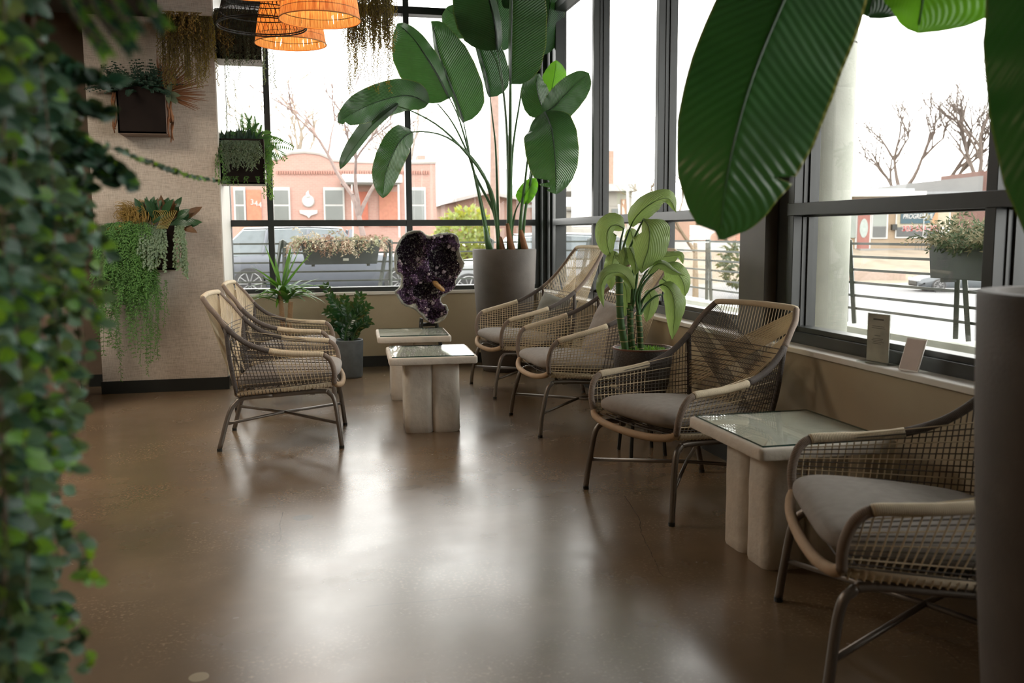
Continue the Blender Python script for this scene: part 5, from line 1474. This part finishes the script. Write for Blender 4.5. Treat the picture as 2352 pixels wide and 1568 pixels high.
# ---- pink house
def bx2(mb, x0, x1, z0, z1, y0, y1): return mb.box((min(x0, x1), y0, min(z0, z1)), (max(x0, x1), y1, max(z0, z1)))
HY_ = 45.0
hh = lambda a, b, Y=HY_: at(a, b, Y)
M_pink = brick_mat('haze_paled_brick', (0.320, 0.180, 0.150), (0.350, 0.205, 0.170), (0.330, 0.230, 0.200)); M_pinkd = mat('pink_render', (0.330, 0.170, 0.135), .9, var=.05, nscale=.5)  # brick lightened toward pink: outdoor haze is put into the colour
M_white = mat('white_trim', (0.400, 0.400, 0.390), .6, var=.03); M_wpane = mat('house_window_pane', (0.13, 0.14, 0.135), .15, var=.1, nscale=1)
org = V((hh(760, 560).x, HY_, .1))
hs = empty('pink_house', org, 0, 'haze-paled pink brick house with a curved parapet and white window frames across the street', 'house')
def part_box(t, name, m, a0, b0, a1, b1, y0, y1, Y=HY_, bevel=0):
    p, q = at(a0, b0, Y), at(a1, b1, Y); o = V(t.location); mb = MB()
    bx2(mb, p.x-o.x, q.x-o.x, p.z-o.z, q.z-o.z, y0, y1); return mb.build(name, m, t, bevel=bevel)
o = V(hs.location); x0 = hh(500, 500).x-o.x; x1 = hh(1003, 500).x-o.x; zb = 0; zt = hh(850, 375).z-o.z
prof_ = [(x0, zb), (x1, zb), (x1, hh(1003, 372).z-o.z), (hh(985, 1).x-o.x, hh(985, 372).z-o.z), (hh(985, 1).x-o.x, hh(985, 362).z-o.z), (hh(965, 1).x-o.x, hh(965, 362).z-o.z), (hh(960, 1).x-o.x, hh(960, 370).z-o.z)]
top = [(950, 374), (880, 373), (800, 371), (765, 368), (752, 360), (735, 353), (700, 349), (670, 351), (648, 357), (640, 365), (600, 366), (500, 366)]
prof_ = [(x0, zb), (x1, zb), (x1, hh(1003, 374).z-o.z)]+[(hh(a, b).x-o.x, hh(a, b).z-o.z) for a, b in top]
MB().prism(prof_, 0, 9, axis='y').build('brick_front', M_pink, hs)
cp = MB(); cp.tube([(hh(a, b).x-o.x, .0, hh(a, b).z-o.z+.04) for a, b in [(1003, 373)]+top], .11, 6); cp.build('parapet_coping', M_white, hs)
dt = MB()
for k in range(64):
    a = 636+k*5.6
    if a > 985: break
    p = hh(a, 392); q = hh(a+2.6, 400); bx2(dt, p.x-o.x, q.x-o.x, p.z-o.z, q.z-o.z, -.10, 0)
dt.build('dentil_course', M_pinkd, hs)
for a0, a1 in ((540, 562), (628, 664), (746, 788), (944, 974)):
    fr_ = part_box(hs, 'window_frame', M_white, a0-4, 430, a1+4, 512, -.12, -.0)
    mb = MB(); p, q = hh(a0, 437), hh(a1, 505); 
    mid = (p.z+q.z)/2-o.z
    bx2(mb, p.x-o.x, q.x-o.x, p.z-o.z, mid+.04, -.14, -.12); bx2(mb, p.x-o.x, q.x-o.x, mid-.04, q.z-o.z, -.14, -.12)
    mb.build('window_pane', M_wpane, fr_)
part_box(hs, 'pink_panel', mat('orange_door_paint', (0.370, 0.130, 0.075), .6), 565, 436, 602, 520, -.08, 0)
def txt(body, size, loc, name, m, parent=None, rot=(PI/2, 0, 0), ext=.01, shear=0, off=0, align='LEFT'):
    cu = bpy.data.curves.new(name, 'FONT'); cu.body = body; cu.size = size; cu.extrude = ext; cu.shear = shear; cu.offset = off; cu.align_x = align
    ob = bpy.data.objects.new(name, cu); COL.objects.link(ob)
    bpy.context.view_layer.update(); dg_ = bpy.context.evaluated_depsgraph_get()
    me = bpy.data.meshes.new_from_object(ob.evaluated_get(dg_)); bpy.data.objects.remove(ob)
    me.materials.clear(); me.materials.append(m)
    o_ = bpy.data.objects.new(name, me); COL.objects.link(o_); o_.location = loc; o_.rotation_euler = rot
    if parent: o_.parent = parent
    return o_
for ch, a, b in (('3', 575, 470), ('4', 584, 473), ('4', 593, 476)):
    p = hh(a, b)-o; txt(ch, .36, (p.x, -.10, p.z), 'house_number', M_white, hs)
em = MB(); p = hh(708, 462)-o
em.lathe([(.0001, 0), (.30, .0), (.26, .10), (.0001, .14)], (0, 0, 0), 20, Matrix.Translation((p.x, 0, p.z)) @ Matrix.Rotation(PI/2, 4, 'X'))
em.tube([(p.x, -.06, p.z+.2), (p.x-.03, -.06, p.z+.38), (p.x+.02, -.06, p.z+.5)], [.14, .08, .01], 6)
em.prism([(p.x-.42, p.z-.42), (p.x+.42, p.z-.42), (p.x+.40, p.z-.58), (p.x+.10, p.z-.68), (p.x, p.z-.80), (p.x-.10, p.z-.68), (p.x-.40, p.z-.58)], -.1, 0, axis='y')
em.build('wall_medallion', M_white, hs, True, auto=.7)
part_box(hs, 'porch_roof', M_white, 782, 405, 915, 424, -1.8, 0); part_box(hs, 'porch_ceiling', M_walk, 786, 424, 910, 428, -1.7, 0)
for a in (802, 905): part_box(hs, 'porch_post', M_white, a, 428, a+6, 545, -1.7, -1.5)
part_box(hs, 'front_door', mat('red_door_paint', (0.350, 0.100, 0.060), .6), 818, 440, 846, 520, -.08, 0); part_box(hs, 'door_panel', mat('rust_panel', (0.360, 0.150, 0.100), .7), 870, 440, 920, 520, -.06, 0)
part_box(hs, 'chimney', M_pink, 966, 352, 984, 374, 1.0, 2.0)
pr = MB()
for k in range(14):
    a = 528+k*5; p, q = at(a, 522, 43.5)-o, at(a+1.6, 545, 43.5)-o; bx2(pr, p.x, q.x, p.z, q.z, -1.5, -1.45)
p, q = at(526, 520, 43.5)-o, at(600, 522.5, 43.5)-o; bx2(pr, p.x, q.x, p.z, q.z, -1.52, -1.43); pr.build('porch_rail', mat('orange_rail', (0.375, 0.210, 0.140), .7), hs)

# ---- gabled brick house to the right
BYY = 52.0; p = at(1140, 560, BYY); bh = empty('brick_house', (p.x, BYY, .1), 0, 'low brown brick house with a gabled roof seen through the plant stems', 'house')
M_br = brick_mat('brown_brick', (0.240, 0.125, 0.095), (0.270, 0.150, 0.110), (0.275, 0.210, 0.180)); M_roof = mat('pale_roof_shingle', (0.310, 0.290, 0.280), .8, var=.06, nscale=1)
o = V(bh.location); w = lambda a, b: (at(a, b, BYY).x-o.x, at(a, b, BYY).z-o.z)
MB().prism([w(1048, 560), w(1240, 560), w(1240, 470), w(1150, 452), w(1125, 443), w(1048, 464)], 0, 8, axis='y').build('brick_wall', M_br, bh)
MB().prism([w(1034, 466), w(1040, 457), w(1120, 437), w(1150, 446), w(1250, 462), w(1250, 470), w(1148, 453), w(1120, 445)], -.6, 8, axis='y').build('roof', M_roof, bh)
for a in (1052, 1068, 1096): part_box(bh, 'window_slot', M_wpane, a, 478, a+3, 502, -.05, .02, BYY)
part_box(bh, 'porch_post', M_white, 1121, 495, 1130, 560, -1.2, -.9, BYY); part_box(bh, 'porch_post', M_white, 1218, 520, 1227, 560, -1.2, -.9, BYY)
part_box(bh, 'porch_beam', M_walk, 1195, 472, 1240, 478, -1.2, -.9, BYY)
MB().prism([w(1140, 440), w(1168, 375), w(1245, 362), w(1270, 440)], 9, 16, axis='y').build('rear_roof', mat('pale_blue_roof', (0.330, 0.360, 0.370), .8), bh)

# ---- pale house outside the first right windows
def D3(a, b, D, o=V((0, 0, 0))): return dep(a, b, D)-o
WD = 46; p = dep(1420, 560, WD); wh = empty('cream_house', (p.x, p.y, 0), -YAW, 'pale cream house with brick chimney outside the corner windows', 'house')
Mi = Matrix.Translation(V(wh.location)) @ Matrix.Rotation(-YAW, 4, 'Z'); Mi = Mi.inverted()
def lb(a0, b0, a1, b1, y0, y1, name, m, D=WD, t=wh, Mi=Mi, bevel=0):
    p, q = Mi @ dep(a0, b0, D), Mi @ dep(a1, b1, D); mb = MB(); bx2(mb, p.x, q.x, p.z, q.z, y0, y1); return mb.build(name, m, t, bevel=bevel)
M_cream2 = mat('cream_siding', (0.360, 0.340, 0.300), .8, var=.04, nscale=1)
lb(1297, 474, 1512, 600, 0, 7, 'siding_wall', M_cream2); lb(1300, 425, 1460, 440, -.6, 7, 'eave', M_white); lb(1380, 440, 1450, 474, .0, 5, 'gable_wall', M_cream2)
lb(1396, 340, 1418, 425, 2, 3, 'chimney', mat('orange_brick', (0.350, 0.235, 0.180), .9)); lb(1425, 458, 1437, 520, -.1, 0, 'brick_pilaster', mat('orange_brick', (0.350, 0.210, 0.140), .9))
lb(1404, 480, 1420, 520, -.1, 0, 'window', M_wpane); lb(1345, 482, 1360, 510, -.1, 0, 'window', mat('pale_orange', (0.350, 0.250, 0.190), .9)); lb(1300, 480, 1345, 484, -.3, 0, 'gutter', M_walk)
WD2 = 60
p = dep(1610, 560, WD2); wb = empty('white_garage', (p.x, p.y, 0), -YAW, 'long low white building beyond the railing under the hanging leaf', 'building')
Mi2 = (Matrix.Translation(V(wb.location)) @ Matrix.Rotation(-YAW, 4, 'Z')).inverted()
lb(1500, 556, 1735, 620, -1.5, 0, 'pavement_panel', M_white, WD2, wb, Mi2); lb(1500, 500, 1690, 556, 0, 8, 'wall', mat('reddish_brick_wall', (0.300, 0.190, 0.140), .9, var=.1, nscale=1), WD2, wb, Mi2)  # white panel added as a stand-in for bright pavement
lb(1690, 470, 1735, 556, 0, 8, 'side_wall', mat('orange_brick_wall', (0.330, 0.180, 0.130), .9, var=.1, nscale=1), WD2, wb, Mi2)
bush('dark evergreen shrub just left of the bronze window post', tuple(V((dep(1715, 545, 38).x, dep(1715, 545, 38).y, -.9))), 1.1, 600, (.05, .07, .045), 8)
p = dep(1290, 545, 30); bush('yellow-green clump outside the corner window', (p.x, p.y, .2), .55, 500, (.22, .2, .08), 9)

# ---- shop across the street on the right
SD = 60; p = dep(2100, 575, SD); shp = empty('corner_shop', (p.x, p.y, p.z), -YAW, 'tan brick shop with a blue sign and phone number seen through the right window', 'shop')
Ms = (Matrix.Translation(V(shp.location)) @ Matrix.Rotation(-YAW, 4, 'Z')).inverted()
def sb(a0, b0, a1, b1, y0, y1, name, m, par=None, bevel=0): return lb(a0, b0, a1, b1, y0, y1, name, m, SD, par or shp, Ms, bevel)
M_tan = brick_mat('tan_brick', (0.225, 0.155, 0.095), (0.245, 0.175, 0.11), (0.235, 0.19, 0.14)); M_redb = brick_mat('dark_red_brick', (0.095, 0.040, 0.032), (0.11, 0.05, 0.04), (0.14, 0.10, 0.085))
M_dglass = mat('shop_glass_dark', (0.028, 0.030, 0.028), .1); M_lglass = mat('shop_glass_pale', (0.16, 0.18, 0.16), .15, var=.12, nscale=.6)
sb(1880, 452, 2196, 578, 0, 6, 'tan_wall', M_tan); sb(2196, 450, 2420, 578, -.1, 6, 'red_brick_wall', M_redb); sb(2249, 393, 2300, 452, .5, 6, 'brick_parapet', M_redb)
sb(1900, 442, 2106, 452, -1.0, 0, 'canopy_fascia', M_white); sb(1900, 436, 2080, 443, -.9, 3, 'canopy_top', mat('pale_blue_metal', (0.340, 0.370, 0.390), .6))
q = lambda a, b: (lambda v: (v.x, v.z))(Ms @ dep(a, b, SD))
MB().prism([q(2068, 450), q(2252, 450), q(2252, 404), q(2080, 422)], .2, 5, axis='y').build('mansard_roof', mat('grey_shingle', (0.15, 0.15, 0.148), .9, var=.06, nscale=.8), shp)
sb(2106, 441, 2252, 446, -.3, .2, 'roof_edge', mat('grey_gutter', (0.190, 0.200, 0.210), .7))
sb(2019, 414, 2036, 428, 2, 3, 'roof_unit', mat('roof_unit_grey', (0.300, 0.300, 0.290), .8))
sb(1946, 486, 1963, 546, -.1, 0, 'window', M_lglass); sb(1998, 486, 2036, 548, -.08, 0, 'window_frame', M_white); w1 = sb(2001, 489, 2032, 519, -.1, -.08, 'upper_pane', M_lglass); sb(2001, 520, 2032, 545, -.1, -.08, 'lower_pane', M_dglass)
sb(1962, 490, 1998, 572, -.06, 0, 'door_surround', M_white); dr = sb(1966, 492, 1994, 571, -.12, -.06, 'shop_door', mat('faded_red_door', (0.20, 0.065, 0.05), .6))
em = MB(); a_ = Ms @ dep(1980, 524, SD); 
el = [(a_.x+.27*math.cos(k*PI/12), a_.z+.62*math.sin(k*PI/12)) for k in range(24)]
em.prism(el, -.15, -.12, axis='y').build('door_glass', mat('door_glass', (0.225, 0.260, 0.240), .2), dr)
sb(2053, 484, 2178, 546, -.07, 0, 'shop_window_frame', M_white); sb(2056, 522, 2114, 543, -.1, -.07, 'lower_pane', M_dglass); sb(2117, 522, 2152, 543, -.1, -.07, 'lower_pane', M_dglass); sb(2056, 486, 2175, 521, -.09, -.07, 'upper_pane', mat('tan_blind', (0.310, 0.280, 0.210), .8))
sg = sb(2063, 480, 2146, 513, -.16, -.10, 'sign_panel', mat('sign_blue', (0.022, 0.06, 0.08), .5))
a_ = [q(2136, 513), q(2147, 513), q(2147, 480), q(2144, 480)]
MB().prism([q(2131, 513), q(2147, 513), q(2147, 482), q(2145, 480)], -.175, -.10, axis='y').build('orange_stripe', mat('sign_orange', (0.400, 0.170, 0.080), .5), sg)
sb(2114.5, 480, 2116.5, 546, -.2, -.1, 'mullion', M_white)
pz = Ms @ dep(2067, 502, SD); tx = txt('PROGRESSIVE', .44, (pz.x, -.19, pz.z), 'sign_lettering', M_white, sg, shear=.22, off=.008)
wid = (Ms @ dep(2136, 500, SD)).x-pz.x; bpy.context.view_layer.update(); tx.scale.x = wid/max(.01, tx.dimensions.x)
pz = Ms @ dep(2067, 531, SD); wid = (Ms @ dep(2154, 530, SD)).x-pz.x
t1_ = txt('303-561-398', .52, (pz.x, -.13, pz.z), 'phone_number_outline', M_white, shp, off=.03, ext=.004)
t2_ = txt('303-561-398', .52, (pz.x, -.15, pz.z), 'phone_number', mat('sign_red', (.30, .022, .02), .6), shp, off=.0, ext=.004)
bpy.context.view_layer.update(); k_ = wid/max(.01, t2_.dimensions.x); t1_.scale.x = k_; t2_.scale.x = k_
sb(2043, 515, 2054, 528, -.3, 0, 'wall_box', M_base)
for (b0, b1, y) in ((571, 580, -1.2), (580, 590, -2.4)): sb(1960, b0, 2180, b1, y, 0, 'step', M_walk)
rl = MB()
for k in range(12):
    a = 2082+k*7; p, q2 = Ms @ dep(a, 552, SD), Ms @ dep(a+.8, 575, SD); bx2(rl, p.x, q2.x, p.z, q2.z, -1.3, -1.27)
p, q2 = Ms @ dep(2080, 551, SD), Ms @ dep(2168, 552, SD); bx2(rl, p.x, q2.x, p.z, q2.z, -1.3, -1.27); rl.build('stair_rail', M_rail, shp)
lb(1900, 622, 2075, 645, -10.5, -10, 'garden_wall', mat('tan_retaining_wall', (0.300, 0.230, 0.190), .9), 50, shp, Ms)

# ---- put every thing's Empty at its base and wire up the KIDS positions
bpy.context.view_layer.update()
for o in list(SC.objects):
    if o.type == 'EMPTY' and o.parent is None and tuple(round(c, 6) for c in o.location) == (0, 0, 0) and o.rotation_euler.z == 0:
        lo = [1e9]*3; hi = [-1e9]*3
        for ch in o.children:
            if ch.type != 'MESH': continue
            for c in ch.bound_box:
                w_ = ch.matrix_world @ V(c)
                for i in range(3): lo[i] = min(lo[i], w_[i]); hi[i] = max(hi[i], w_[i])
        pots = [ch for ch in o.children if ch.name.startswith(('planter', 'pot', 'box_panel'))]
        if pots:
            bb = [pots[0].matrix_world @ V(c) for c in pots[0].bound_box]
            b = V((sum(c.x for c in bb)/8, sum(c.y for c in bb)/8, min(c.z for c in bb)))
        else: b = V(((lo[0]+hi[0])/2, (lo[1]+hi[1])/2, lo[2]))
        o.location = b
        for ch in o.children: ch.location = ch.location-b
